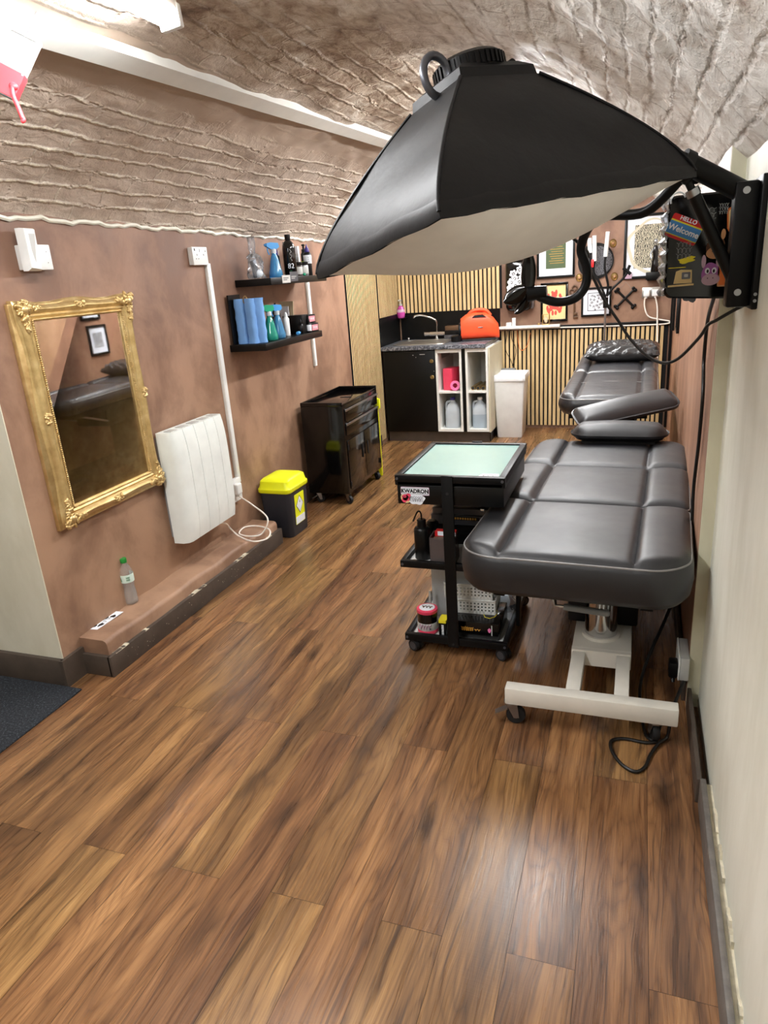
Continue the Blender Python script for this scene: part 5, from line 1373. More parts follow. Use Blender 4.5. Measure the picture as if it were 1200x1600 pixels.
b = B(); squig(b, w-.10, w-.045, .05, .012, 3, .0012, .7876); obj('sticker_drawing', b, 'grey_plastic', st, 0)
m_ = tray('shelf_frame', .395, .425, .022); obj('shelf_panel', lb(.02,w-.02,.02,d-.02,.400,.407), 'light_grey', m_, 0)
m_ = tray('base_frame', .052, .085, .022); obj('shelf_panel', lb(.02,w-.02,.02,d-.02,.060,.067), 'light_grey', m_, 0)
dr = obj('drawer', lb(.006, w-.006, .008, d-.03, .672, .752, .003), 'black_satin', t)
for q in (0,w-.012): obj('drawer_runner', lb(q,q+.012,.004,d-.02,.752,.766), 'black_metal', t)
b = B(); b.box(w-.06,w-.005,.36,.40,.745,.758); obj('latch', b, 'silver', t)
for (x0_, x1_, y0_, y1_, lblp) in ((.192,.238,-.006,.004,0),(.192,.238,d-.004,d+.006,2)):
    obj('upright', lb(x0_, x1_, y0_, y1_, .045, .797, .0015), 'black_metal', t)
b = B(); b.cyl((.215,-.007,.725),(.215,-.005,.725),.006,n=12); b.cyl((.215,-.007,.06),(.215,-.005,.06),.005,n=12); obj('bolt', b, 'black_rubber', t)
for x, y in ((.03,.03),(w-.03,.03),(.03,d-.03),(w-.03,d-.03)):
    b = B(); b.cyl((0,0,.052),(0,0,.04),.010,n=12); b.tube([(0,0,.045),(.006,0,.05),(.02,0,.045),(.03,0,.026)], .009, 8)
    c = obj('castor', b, 'black_plastic', t); c.location = (x,y,0); c.rotation_euler = (0,0,-.5 if y < .1 else .7)
    for s_ in (-1,1):
        b = B(); b.cyl((.012,s_*.004,.0255),(.012,s_*.021,.0255),.0255,n=24); wv = obj('wheel', b, 'black_rubber', c, 40)
        b = B(); b.cyl((.012,s_*.021,.0255),(.012,s_*.0216,.0255),.018,n=20); obj('hub', b, 'gunmetal', wv, 40)
# drawer stickers
md = Matrix(((1,0,0,0),(0,0,-1,.0078),(0,1,0,0),(0,0,0,1)))
b = B(md); b.prism(rrect(.118,.034,.003,3,.080,.727), .0006); st = obj('sticker', b, M['mauve_ink'], dr, 0)
b = B(md); b.prism(rrect(.114,.030,.003,3,.080,.727), .0010); obj('sticker_face', b, 'paper', st, 0)
b = B(md)
for q in ((.027,.133,.738,.7392),(.027,.133,.7148,.716),(.027,.0282,.716,.738),(.1318,.133,.716,.738)): b.box(q[0],q[1],q[2],q[3],.0008,.0014)
b.add(text_mesh('KWADRON', .0215, bold=.0010), Matrix.Translation((.080,.7265,.0012))); obj('lettering', b, 'ink_black', st, 0)
b = B(md); b.prism(blob(.045,.697,.027,.020,28,3,.06,1.), .0008); st = obj('sticker', b, 'cream_paper', dr, 0)
b = B(md)
for cx_, cy_, r_2 in ((.038,.700,.014),(.052,.708,.010),(.034,.688,.011),(.048,.694,.010)): b.prism(blob(cx_,cy_,r_2,r_2*.9,18,3,.08), .0012)
obj('sticker_shape', b, 'pink', st, 0)
b = B(md); squig(b, .024,.064, .697, .012, 3, .0007, .0014); obj('sticker_lines', b, 'ink_black', st, 0)
b = B(md); b.prism(blob(.085,.695,.034,.024,34,5,.10,.5), .0009); st = obj('sticker', b, 'mount_white', dr, 0)
b = B(md); squig(b, .058,.112,.695,.016,6,.0006,.0012,5); squig(b,.065,.105,.69,.010,4,.0006,.0012,8); obj('sticker_drawing', b, 'gunmetal', st, 0)
# ---- on the middle tier
ZM = .4075
t = thing('wash_bottle', 'black wash bottle with a bent thin spout on the middle trolley tier', 'bottle', (-.812, 2.585, ZM))
b = B(); b.lathe([(.030,0),(.034,.004),(.034,.128),(.030,.138),(.018,.142)], 26); obj('bottle_body', b, 'black_satin', t, 50)
b = B(); b.lathe([(.019,.138),(.019,.170),(.016,.173)], 22); obj('cap', b, 'black_plastic', t, 40)
b = B(); b.tube(bez([(0,0,.17),(0,0,.195),(-.006,-.002,.208),(-.016,-.004,.203),(-.034,-.008,.165)], 6), .0035, 8); obj('spout', b, 'black_plastic', t, 60)
b = B(); b.lathe([(.024,0),(.026,.003),(.026,.12),(.018,.128)], 22); o = obj('black_jar', b, 'black_plastic'); o.location = (-.80, 2.70, ZM); tag(o, 'second black bottle just behind the black wash bottle', 'bottle')
t = thing('acrylic_holder', 'smoky clear acrylic box with red and white packs inside', 'box', (-.715, 2.575, ZM), (0,0,.05))
b = B()
for q in ((-.052,.052,-.045,-.042),(-.052,.052,.042,.045),(-.052,-.049,-.042,.042),(.049,.052,-.042,.042)): b.box(*q, 0, .115)
obj('walls', b, 'smoke_clear', t, 0)
o = obj('dark_pack', lb(-.04,.046,-.035,.0,0.002,.105), M['wood_dark']); o.location = (-.715,2.575,ZM); tag(o, 'brownish pack with faint white print standing in the acrylic box', 'pack')
b = B(); squig(b, -.012,.03,.055,.006,3,.0008,0.); b.bm.transform(Matrix(((1,0,0,0),(0,0,-1,-.0355),(0,1,0,0),(0,0,0,1)))); obj('print', b, 'light_grey', o, 0)
o = obj('red_pack', lb(-.04,.046,.005,.038,0.002,.125), 'red'); o.location = (-.715,2.575,ZM); tag(o, 'red and white pack standing behind in the acrylic box', 'pack')
obj('white_edge', lb(-.028,.047,.0035,.0048,.107,.1255), 'paper', o, 0)
def case(label, x, y, z, w, d, h, lab):
    t = thing('machine_case', label, 'case', (x, y, z), group='dark cases on the middle tier')
    b = B(); b.loft([rl2(w,d,.012,0), rl2(w,d,.012,h*.55), rl2(w-.012,d-.012,.012,h*.62), rl2(w-.012,d-.012,.012,h*.95), rl2(w-.03,d-.03,.012,h)]); obj('shell', b, 'gunmetal' if lab else 'black_satin', t, 30)
    if lab:
        b = B(); b.box(-.06,.06,-d/2-.001,-d/2+.012,h*.30,h*.50); l = obj('name_plate', b, 'ink_black', t, 0)
        b = B()
        for k in range(9): b.box(-.05+.011*k,-.043+.011*k,-d/2-.0018,-d/2,h*.34,h*.46)
        obj('print', b, 'gold_ink', l, 0)
    return t
def rl2(w, d, r, z): return [(x, y, z) for x, y in rrect(w, d, r, 3)]
case('dark grey case with a gold print plate at the back of the middle tier', -.665, 2.86, ZM+.09, .32, .2, .075, True)
case('black case under the dark grey case on the middle tier', -.665, 2.86, ZM, .32, .2, .088, False)
o = obj('grey_carton', lb(-.07,.07,-.04,.04,0,.05,.002), 'grey_plastic'); o.location = (-.60,2.90,ZM+.166); tag(o, 'small grey carton on top of the dark grey case', 'box')
# ---- on the bottom tier
ZB = .0675
t = thing('wipes_tub', 'round black and pink lidded tub at the front of the bottom tier', 'tub', (-.805, 2.575, ZB))
b = B(); b.lathe([(.040,0),(.044,.003),(.044,.098),(.040,.101)], 32); bd = obj('tub_body', b, 'black_gloss', t, 50)
b = B(); b.lathe([(.0445,.096),(.0455,.098),(.0455,.110),(.042,.112)], 32); ld = obj('lid', b, 'pink', t, 40)
b = B(); b.lathe([(.030,.1121),(.034,.1128),(.034,.1134),(.0,.1134)], 26, cap=False); rg = obj('lid_label', b, 'paper', ld, 40)
b = B(); squig(b, -.022,.022,0,.012,3,.0022,.1142,4); obj('lid_print', b, 'wood_dark', rg, 0)
b = B(); b.lathe([(.0442,.018),(.0448,.019),(.0448,.052),(.0442,.053)], 32, cap=False); l = obj('tub_label', b, M['light_grey'], t, 60)
b = B(); b.lathe([(.0442,.002),(.0449,.003),(.0449,.018),(.0442,.019)], 32, cap=False); obj('pink_band', b, 'pink', t, 60)
b = B(); b.tube([(.0455*cos(a), .0455*sin(a), .040+.014*sin(i*2.1)) for i, a in enumerate([-2.15+1.15*k/13 for k in range(14)])], .0028, 6); obj('lettering', b, M['mauve_ink'], l, 60)
b = B(); b.tube([(.0462*cos(a), .0462*sin(a), .040+.013*sin(i*2.1+.3)) for i, a in enumerate([-2.12+1.1*k/13 for k in range(14)])], .0016, 6); obj('lettering_outline', b, 'wood_dark', l, 60)
b = B(); b.ell((.0445*cos(-1.05),.0445*sin(-1.05),.03),.004,.004,.004,8,6); obj('print_dot', b, 'gunmetal', l, 60)
b = B(); b.tube([(0,0,0),(.002,.0,.085),(0,.004,.15)], .005, 8, radii=[.006,.007,.005]); o = obj('brush', b, 'light_grey'); o.location = (-.815,2.655,ZB); tag(o, 'slim pale brush standing behind the black and pink tub', 'brush')
t = thing('frosted_box', 'tall pale frosted plastic box at the left of the bottom tier', 'box', (-.74, 2.80, ZB), (0,0,.1))
b = B()
for q in ((-.09,.09,-.07,-.066),(-.09,.09,.066,.07),(-.09,-.086,-.066,.066),(.086,.09,-.066,.066)): b.box(*q, 0, .27)
obj('walls', b, 'frost', t, 0)
o = obj('crumpled_bag', B().loft([[(.06*cos(a)*(1+.3*sin(3*a+i)), .045*sin(a)*(1+.2*cos(2*a+i)), .02+.045*i) for a in [2*pi*k/16 for k in range(16)]] for i in range(6)]), 'gunmetal', None, 25); o.location = (-.74,2.80,ZB-.018); tag(o, 'dark crumpled wrapper inside the frosted box', 'wrapper')
o = obj('yellow_tab_box', lb(-.016,.016,-.028,.028,0,.078,.001), 'black_satin'); o.location = (-.728,2.56,ZB); tag(o, 'thin black box with yellow top right of the black and pink tub', 'box')
obj('yellow_top', lb(-.0162,.0162,-.0282,.0282,.066,.079), 'yellow_ink', o, 0)
b = B()
for k in range(7): b.box(-.004,.006,-.0288,-.028,.008+.0075*k,.0125+.0075*k)
obj('vertical_print', b, 'paper', o, 0)
t = thing('black_carton', 'wide black carton with gold lettering at the front of the bottom tier', 'box', (-.588, 2.655, ZB))
obj('carton', lb(-.095,.097,-.105,.105,0,.076,.002), 'black_gloss', t)
mb = Matrix(((1,0,0,0),(0,0,-1,-.1052),(0,1,0,0),(0,0,0,1)))
b = B(mb); squig(b, -.062,-.01,.043,.012,6,.0017,.0005,2); squig(b,-.005,.02,.04,.006,2,.0016,.0005,3); obj('gold_lettering', b, 'gold_ink', t, 0)
b = B(mb); b.box(.066,.070,.02,.068,0,.0006); obj('white_strip', b, 'light_grey', t, 0); b = B(mb); b.prism(blob(.058,.044,.007,.010), .0006); obj('pink_mark', b, 'pink_pale', t, 0)
b = B(); b.tube([(.045+.030*cos(a), -.01+.050*sin(a), .0762) for a in [2*pi*i/8+.2 for i in range(8)]], .0016, 6, closed=True); obj('yellow_ring', b, 'yellow_ink', t, 0)
def basket(label, z, dx=0):
    t = thing('plastic_basket', label, 'basket', (-.625+dx, 2.70, z), (0,0,.04), 'white baskets')
    W_, D_, h = .20, .15, .066
    b = B()
    # pierced walls: posts and rails
    nx_, ny_ = 13, 9
    def wall(p, q, n):
        p, q = Vector(p), Vector(q); dv = (q-p)/n; nr = Vector((dv.y,-dv.x,0)).normalized()*.0012
        for r0, r1 in ((0,.014),(.023,.029),(.038,.044),(.053,h)):
            e0, e1 = .006*r0/h, .006*r1/h
            b.loft([[p+nr+Vector((0,0,r0)), q+nr+Vector((0,0,r0)), q+nr+Vector((0,0,r1)), p+nr+Vector((0,0,r1))],[p-nr+Vector((0,0,r0)), q-nr+Vector((0,0,r0)), q-nr+Vector((0,0,r1)), p-nr+Vector((0,0,r1))]])
        for i in range(n+1):
            c = p+dv*i; a = dv*.25
            b.loft([[c-a+nr, c+a+nr, c+a+nr+Vector((0,0,h)), c-a+nr+Vector((0,0,h))],[c-a-nr, c+a-nr, c+a-nr+Vector((0,0,h)), c-a-nr+Vector((0,0,h))]])
    c4 = [(-W_/2,-D_/2,0),(W_/2,-D_/2,0),(W_/2,D_/2,0),(-W_/2,D_/2,0)]
    for k in range(4): wall(c4[k], c4[(k+1)%4], nx_ if k%2==0 else ny_)
    b.box(-W_/2,W_/2,-D_/2,D_/2,0,.002)
    obj('basket_body', b, 'white_plastic', t, 0)
    b = B(); b.tube([(x,y,h) for x, y in rrect(W_+.008,D_+.008,.012,4)], .0035, 6, closed=True); obj('rim', b, 'white_plastic', t, 60)
    return t
basket('white pierced plastic basket resting on the black carton', ZB+.077)
basket('white pierced plastic basket stacked on the other basket', ZB+.077+.069, -.012)
L = []
for i in range(9):
    u = i/8; L.append([(.065*(1-.3*u)*cos(a)*(1+.22*sin(4*a+2*i)), .095*(1-.3*u)*sin(a)*(1+.2*cos(3*a+i*1.4)), .002+.15*u+.01*sin(6*a)*u) for a in [2*pi*k/20 for k in range(20)]])
b = B(); b.loft(L); o = obj('bubble_wrap', b, 'film', None, 20); o.location = (-.525, 2.88, ZB); tag(o, 'crumpled clear plastic wrap behind the black carton on the bottom tier', 'plastic wrap')
# ================================================================== softbox on its wall arm
P_ = (-.305, 1.687, 1.626); RS = Euler((-.171, -.1, .902), 'XYZ')
t = thing('softbox', 'large black rectangular softbox light hanging from the wall arm', 'softbox', P_, RS)
LX, LY = .35, .25
TX, TY, TZ = .105, .09, .285
def mid(u, hx, hy, z, sag=0.):
    """closed outline through 4 corners with slightly hollow sides"""
    C4 = [(-hx,-hy),(hx,-hy),(hx,hy),(-hx,hy)]; out = []
    for k in range(4):
        a, c = C4[k], C4[(k+1)%4]
        for i in range(12):
            s_ = i/12; x, y = a[0]+(c[0]-a[0])*s_, a[1]+(c[1]-a[1])*s_
            kk = 1-sag*4*s_*(1-s_)
            out.append((x*(kk if k in (1,3) else 1), y*(kk if k in (0,2) else 1), z))
    return out
loops = []
N = 14
for i in range(N+1):
    u = i/N                       # rim .. neck, ribs bow outwards
    k = 1-(u**1.35)
    hx = TX+(LX-TX)*k; hy = TY+(LY-TY)*k; z = .012+(TZ-.012)*u
    L = mid(u, hx, hy, z, .03*sin(pi*u))
    loops.append([(x+.004*sin(7*u+9*x)*sin(pi*u), y+.004*sin(5*u+11*x)*sin(pi*u), zz) for x, y, zz in L])
b = B(); b.loft(loops, cap=False); sh = obj('shell', b, 'softbox_black', t, 28)
b = B(); hem = [mid(0, LX+.002, LY+.002, .0), mid(0, LX+.003, LY+.003, .018), mid(0, LX-.008, LY-.008, .036), mid(0, LX-.012, LY-.012, .036), mid(0, LX-.004, LY-.004, .0)]
b.loft([[(x, y, z+.002*sin(40*x+33*y)) for x, y, z in L] for L in hem], cap=False); obj('hem', b, 'softbox_black', sh, 40)
b = B(); nx, ny = 30, 22; G = []
for j in range(ny+1):
    row = []
    for i in range(nx+1):
        x, y = -LX+2*LX*i/nx, -LY+2*LY*j/ny; u, v = x/LX, y/LY
        row.append(b.v((x*.995, y*.995, .004-.078*(1-u*u)**.8*(1-v*v)**.8+.0015*sin(14*x+20*y)*(1-u*u))))
    G.append(row)
for j in range(ny):
    for i in range(nx): b.face([G[j][i], G[j+1][i], G[j+1][i+1], G[j][i+1]])
obj('diffuser', b, 'diffuser', t, 60)
for sx in (-1,1):
    for sy in (-1,1):
        pts = []
        for i in range(N+1):
            u = i/N; k = 1-(u**1.35); pts.append((sx*(TX+(LX-TX)*k+.002), sy*(TY+(LY-TY)*k+.002), .012+(TZ-.012)*u))
        b = B(); b.tube(pts, .004, 6); obj('seam_piping', b, 'softbox_black', sh, 60)
# collar and lamp head on top
b = B(); b.loft([mid(0,TX,TY,TZ-.005), mid(0,TX*.96,TY*.96,TZ+.02), mid(0,.075,.07,TZ+.034)]); nk = obj('neck', b, 'softbox_black', t, 35)
b = B(); b.lathe([(.07,TZ+.026),(.076,TZ+.03),(.076,TZ+.058),(.066,TZ+.066)], 40)
obj('speed_ring', b, 'black_plastic', t, 40)
b = B()
for k in range(40):
    a = 2*pi*k/40; b.box(-.003,.003,.074,.0795,TZ+.032,TZ+.056, mtx=Matrix.Rotation(a,4,'Z'))
obj('ring_teeth', b, 'black_plastic', t, 0)
b = B(); b.tube([(-.105+.034*cos(a), -.02, TZ+.03+.040*sin(a)) for a in [2*pi*i/24 for i in range(24)]], .0085, 10, closed=True); obj('carry_loop', b, 'gunmetal', t, 60)
b = B(); b.tube(bez([(.035,.02,TZ+.06),(.05,.02,TZ+.085),(.075,.02,TZ+.082),(.085,.02,TZ+.05)],6), .010, 8); obj('cable_gland', b, 'black_plastic', t, 60)
b = B(); b.box(.08,.12,-.02,.02,TZ+.03,TZ+.052,.004); b.cyl((.10,-.03,TZ+.045),(.10,.03,TZ+.045),.011,n=12); obj('tilt_clamp', b, 'black_plastic', t)
# wall bracket with sprung arm
t = thing('boom_mount', 'black wall bracket with sprung boom arm holding the softbox', 'arm', (.262, 1.96, 1.56))
def w2(p): return Vector(p)-Vector((.262,1.96,1.56))
b = B(); b.box(-.014,0,-.06,.06,-.15,.145,.003); pl_ = obj('wall_plate', b, 'black_metal', t)
b = B(); b.box(-.066,-.014,-.032,.032,-.145,.135,.006); obj('bracket_column', b, 'black_metal', t)
b = B()
for z in (.115,-.11): b.cyl((-.042,-.0335,z),(-.042,-.031,z),.008,n=14)
for z in (-.13,-.115): b.cyl((-.007,-.0615,z),(-.007,-.059,z),.004,n=8)
obj('bolt', b, 'silver', t)
HS = Matrix.Translation(P_) @ RS.to_matrix().to_4x4()
a0 = Vector((.215,1.965,1.675)); a2 = HS @ Vector((.10,0,TZ+.045)); a1 = a0.lerp(a2, .26)
b = B(); b.tube([w2(a0), w2(a1)], .024, 16); arm = obj('arm_socket', b, 'black_metal', t, 40)
b = B(); b.tube([w2(a1-(a1-a0)*.12), w2(a1+(a1-a0)*.02)], .028, 16); obj('arm_collar', b, 'black_rubber', arm, 40)
b = B(); b.tube([w2(a1), w2(a2)], .018, 14); obj('boom', b, 'black_metal', t, 40)
s0, s1 = Vector((.212,1.95,1.475)), a0.lerp(a2, .24)+Vector((0,-.005,-.032))
b = B(); b.tube([w2(s0), w2(s0.lerp(s1,.86))], .0145, 14); obj('gas_strut', b, 'black_metal', t, 40)
b = B(); b.tube([w2(s0.lerp(s1,.84)), w2(s0.lerp(s1,.9))], .016, 14); obj('strut_ferrule', b, 'silver', t, 40)
b = B(); b.tube([w2(s0.lerp(s1,.9)), w2(s1)], .009, 12); b.ell(w2(s1),.014,.014,.014); obj('strut_rod', b, 'black_metal', t, 40)
# gooseneck holder hanging from the boom
YG = 2.22
g = [a0.lerp(a2,.20)+Vector((0,.02,-.02)), Vector((.10,2.03,1.74)), at(1010,330,y=2.10), at(935,340,y=2.17), at(908,385,y=YG), at(917,420,y=YG), at(914,448,y=YG), at(898,466,y=YG), at(872,472,y=YG), at(848,466,y=YG), at(836,459,y=YG)]
t = thing('gooseneck_holder', 'thick black gooseneck with a three pronged clamp hanging under the softbox', 'holder', g[0])
G_ = [Vector(p)-g[0] for p in g]
b = B(); b.tube(bez(G_, 8), .0135, 12); obj('gooseneck', b, 'black_metal', t, 60)
hub = G_[-1]
b = B(); b.tube([hub+Vector((.035,0,.004)), hub+Vector((-.022,0,-.0))], .020, 14, radii=[.018,.023]); obj('hub', b, 'black_plastic', t, 50)
def paddle(a, c, wd, th, ro):
    """flat curved paddle from a to c"""
    a, c = Vector(a), Vector(c); d = c-a; L_ = d.length; m = frame_m(a, d, (0,0,1) if abs(d.normalized().z) < .9 else (1,0,0))
    bb = B(m); Ls = []
    for i in range(13):
        u = i/12; w_ = wd*(sin(pi*min(1,.12+u*.86))**.5)
        Ls.append([(u*L_, w_*cos(q), th*sin(q)+ro*4*u*(1-u)) for q in [2*pi*k/14 for k in range(14)]])
    bb.loft(Ls); return bb
def hp(px, py, y): return at(px, py, y=y)-g[0]
obj('prong', paddle(hp(824,458,YG), hp(827,392,YG-.01), .022, .008, .006), 'black_gloss', t, 50)
obj('prong', paddle(hp(822,452,YG), hp(788,472,YG), .026, .010, .004), 'black_gloss', t, 50)
obj('prong', paddle(hp(826,456,YG), hp(806,490,YG+.02), .018, .008, .012), 'black_gloss', t, 50)

# ================================================================== sticker covered case on the right wall
t = thing('sticker_case', 'black box covered in cartoon stickers hanging beside the wall bracket', 'case', (.062, 2.17, 1.435))
m = Matrix(((1,0,0,.10),(0,0,-1,.0),(0,1,0,.128),(0,0,0,1)))
b = B(m)
poly = [(-.098,-.115)]
out = []
def casepoly(e):
    p = []
    for x, y in rrect(.2-2*e, .262-2*e, .018): p.append((x, y-(.014*(1-(x/.1)**2)*0 if y > 0 else .012*(x+.1)/.2)))
    return p
b.loft([[(x,y,-.10) for x,y in casepoly(0)], [(x,y,-.006) for x,y in casepoly(0)], [(x,y,.0) for x,y in casepoly(.005)]]); body = obj('case_body', b, 'black_gloss', t, 30)
def stick(name, polys, parent=body):
    o = None
    for k, (poly, mm, h) in enumerate(polys):
        bb = B(m); bb.prism(poly, .0005+.0005*k); q = obj(name if o is None else 'sticker_shape', bb, mm, parent if o is None else o, 0)
        o = o or q
    return o
def rp(cx, cy, w, h, a, r=.002):
    return [(cx+x*cos(a)-y*sin(a), cy+x*sin(a)+y*cos(a)) for x, y in rrect(w, h, r, 2)]
A_ = -.42
s = stick('sticker', [(rp(-.058,.045,.085,.060,A_,.005), 'red', 0), (rp(-.0595,.0415,.085,.038,A_), 'yellow_ink', 0), (rp(-.060,.041,.085,.032,A_), 'blue_ink', 0)])
def mt(cx, cy, a): return Matrix.Translation((cx, cy, .0022)) @ Matrix.Rotation(a, 4, 'Z')
b = B(m); b.add(text_mesh('HELLO', .015, bold=.0003), mt(-.0485,.0665,A_)); b.add(text_mesh('Welcome', .021, bold=.0006), mt(-.060,.041,A_)); obj('lettering', b, 'paper', s, 0)
def donkey(cx, cy, k, face, ear, muz):
    s = stick('sticker', [(blob(cx,cy,.024*k,.030*k,24,2,.05), face, 0)])
    b = B(m); b.prism(blob(cx-.020*k,cy+.034*k,.006*k,.018*k,14,2,.02), .0008); obj('ear', b, ear, s, 0)
    b = B(m); b.prism(blob(cx+.018*k,cy+.032*k,.006*k,.014*k,14,2,.02), .0008); obj('ear', b, ear, s, 0)
    b = B(m); b.prism(blob(cx+.001,cy-.016*k,.024*k,.016*k,24,2,.03), .0012); obj('muzzle', b, muz, s, 0)
    b = B(m)
    for q in (-1,1): b.prism(blob(cx+q*.009*k,cy+.008*k,.0065*k,.0085*k,14,1,0), .0013)
    obj('eyes', b, 'paper', s, 0)
    b = B(m)
    for q in (-1,1): b.prism(blob(cx+q*.008*k,cy+.007*k,.003*k,.005*k,12,1,0), .0018); b.prism(blob(cx+q*.007*k,cy-.012*k,.0016*k,.0016*k,8,1,0), .0018)
    obj('pupils', b, 'ink_black', s, 0)
donkey(.022, -.005, .95, 'brown_ink', 'tan_ink', 'tan_ink')
donkey(.015, -.073, .95, 'purple_ink', 'mauve_ink', 'mauve_ink')
stick('sticker', [(rp(.046,-.078,.026,.060,0,.003), 'tan_ink', 0), (rp(.046,-.078,.018,.052,0,.002), 'orange_ink', 0)])
stick('sticker', [(rp(.060,.060,.030,.064,.08,.012), 'orange_ink', 0), (rp(.060,.060,.022,.054,.08,.008), 'cream_paper', 0), (rp(.060,.055,.014,.03,.08,.004), 'blue_ink', 0)])
s = stick('sticker', [([(-.077,-.094),(-.072,-.062),(-.060,-.058),(-.032,-.060),(-.030,-.094)], 'cream_paper', 0), (rp(-.046,-.074,.022,.018,0), 'gunmetal', 0), (rp(-.046,-.074,.010,.008,0), 'light_grey', 0)])
stick('sticker', [(rp(-.058,-.099,.066,.005,.03,.001), 'cream_paper', 0)])
for sd, (cx, cy, w_, h_) in enumerate(((-.005,.075,.032,.026),(-.055,-.008,.028,.030),(.035,.088,.016,.018))):
    b = B(m)
    for q in range(3): squig(b, cx-w_*.7, cx+w_*.7, cy+h_*(q-1)*.5, h_*.32, 4, .0007, .0006, sd*5+q)
    obj('line_drawing', b, 'grey_plastic', body, 0)
b = B(m); b.prism(blob(-.05,-.035,.020,.007,20,3,.25,1.), .0008); b.prism(blob(-.036,-.028,.010,.004,16,3,.2), .001); obj('sticker', b, 'yellow_ink', body, 0)
b = B(m); b.prism(rp(-.07,-.052,.044,.002,0,.0005), .0006); obj('yellow_print', b, 'yellow_ink', body, 0)
b = B(m); b.prism(rp(.079,-.098,.003,.005,0,.0005), .0007); obj('red_mark', b, 'red', body, 0)
L = []
for i in range(24):
    u = i/23; L.append([(-.104-.006*sin(i*2.1)+.010*cos(a)+.002*sin(4*a+i), -.125+.25*u, -.04+.045*sin(a)) for a in [2*pi*k/12 for k in range(12)]])
b = B(m); b.loft(L); obj('plastic_film', b, 'film', t, 20)
b = B(m); b.tube([(-.078+.018*cos(a), .118+.02*sin(a), .004) for a in [pi*.1+pi*1.0*i/14 for i in range(15)]], .0022, 6); obj('film_loop', b, 'frost', t, 60)
obj('hanging_bracket', lb(.10,.16,.03,.10,.16,.22), 'black_metal', t)
b = B(); b.prism(blob(0,0,.02,.016,20,4,.2), .003, Matrix(((1,0,0,.075),(0,0,-1,.09),(0,1,0,-.006),(0,0,0,1)))); obj('sticker_flap', b, 'gunmetal', t, 0)
# ---- black mains leads on the right
yc = 2.2
pts = [Vector((.235,2.0,1.415)), at(1160,478,y=2.04), at(1148,484,y=2.06), at(1120,500,y=2.10), at(1106,508,y=2.12), at(1092,528,y=2.15), at(1060,560,y=2.2), at(1035,567,y=2.24), at(1010,555,y=2.28), at(985,530,y=2.32), at(965,500,y=2.34), at(945,470,y=2.34), at(930,440,y=2.33), at(918,410,y=2.3), at(905,380,y=2.24), HS @ Vector((.15,.22,.20)), HS @ Vector((.09,.03,TZ+.04))]
b = B(); b.tube(bez(pts, 8), .0046, 8, radii=None); tag(obj('black_cable', b, 'black_cable'), 'long black lead sagging from the wall bracket up behind the softbox', 'cable')
pts = [Vector((.205,2.32,1.425)), at(1106,500,x=.209), at(1100,560,x=.212), at(1098,620,x=.212), at(1092,690,x=.213), at(1084,760,x=.214), (.217,2.62,.55), (.20,2.7,.35), at(1042,962,y=2.6), at(1012,1030,y=2.45), at(1000,1075,y=2.35), at(1003,1120,z=.012), at(1010,1150,z=.008), at(1025,1158,z=.007), at(1008,1160,z=.007), at(975,1154,z=.007), at(955,1158,z=.007), at(957,1175,z=.007), at(972,1195,z=.007), at(993,1206,z=.007), at(1008,1198,z=.007), at(1016,1180,z=.007), at(1028,1163,z=.012), at(1042,1152,z=.02), at(1046,1135,z=.06), at(1050,1110,z=.10), Vector((.205,2.30,.13))]
b = B(); b.tube(bez(pts, 6), .0058, 8); tag(obj('black_cable', b, 'black_cable'), 'black couch lead dropping down the wall and looping on the boards', 'cable')
t = thing('wall_socket', 'white surface socket low on the right wall just above the skirting', 'socket', (.262, 2.40, .165))
t.location = (.222, 2.395, .165)
obj('back_box', lb(-.030,.0,-.075,.075,-.045,.045,.004), 'light_grey', t)
obj('faceplate', lb(-.036,-.030,-.076,.076,-.046,.046,.003), 'white_plastic', t)
t = thing('plug', 'black plug in the low socket on the right wall', 'plug', (.186, 2.345, .155))
obj('plug_body', lb(-.03,.0,-.024,.024,-.03,.03,.006), 'black_plastic', t); b = B(); b.tube([(-.014,-.0,-.03),(-.014,-.015,-.05)], .008, 8, radii=[.008,.006]); obj('cable_grip', b, 'black_plastic', t)
# ---- gooseneck floor lamp by the far couch
YL = 6.72
base = at(946, 480, y=YL)
t = thing('lamp_stand', 'floor lamp with silver pole and bare white tube heads on black goosenecks', 'floor lamp', (base.x, YL, 0))
def lo(px, py, y=YL): 
    q = at(px, py, y=y); return (q.x-base.x, q.y-YL, q.z)
hz = lo(947,470)[2]
b = B(); b.cyl((0,0,0),(0,0,.015),.12,n=32); obj('base', b, 'black_metal', t, 40)
b = B(); b.cyl((0,0,.015),(0,0,hz-.03),.010,n=14); obj('pole', b, 'silver', t, 50)
b = B(); b.cyl((0,0,hz-.06),(0,0,hz+.03),.022,n=16); obj('hub', b, 'black_plastic', t, 50)
for pts, head in (([(945,462),(938,445),(928,425),(929,408)], ((929,408),(929,368))), ([(948,462),(950,445),(945,420),(946,401)], ((946,401),(950,362))), ([(948,463),(958,450),(972,437),(980,426)], None), ([(946,465),(936,440),(925,420),(922,395)], ((922,395),(921,372)))):
    b = B(); b.tube(bez([lo(*p) for p in pts], 6), .010, 8); gk = obj('gooseneck', b, 'black_metal', t, 60)
    if head:
        c0, c1 = Vector(lo(*head[0])), Vector(lo(*head[1]))
        b = B(); b.cyl(c0, c1, .018, n=14); obj('lamp_tube', b, 'white_plastic', gk, 50)
    else:
        c = Vector(lo(980,424)); b = B(); b.cyl(c+Vector((-.035,0,.03)), c+Vector((.03,0,-.025)), .014, n=12); b.cyl(c, c+Vector((.02,0,.05)), .012, n=10); obj('lamp_tube', b, 'black_plastic', gk, 50)
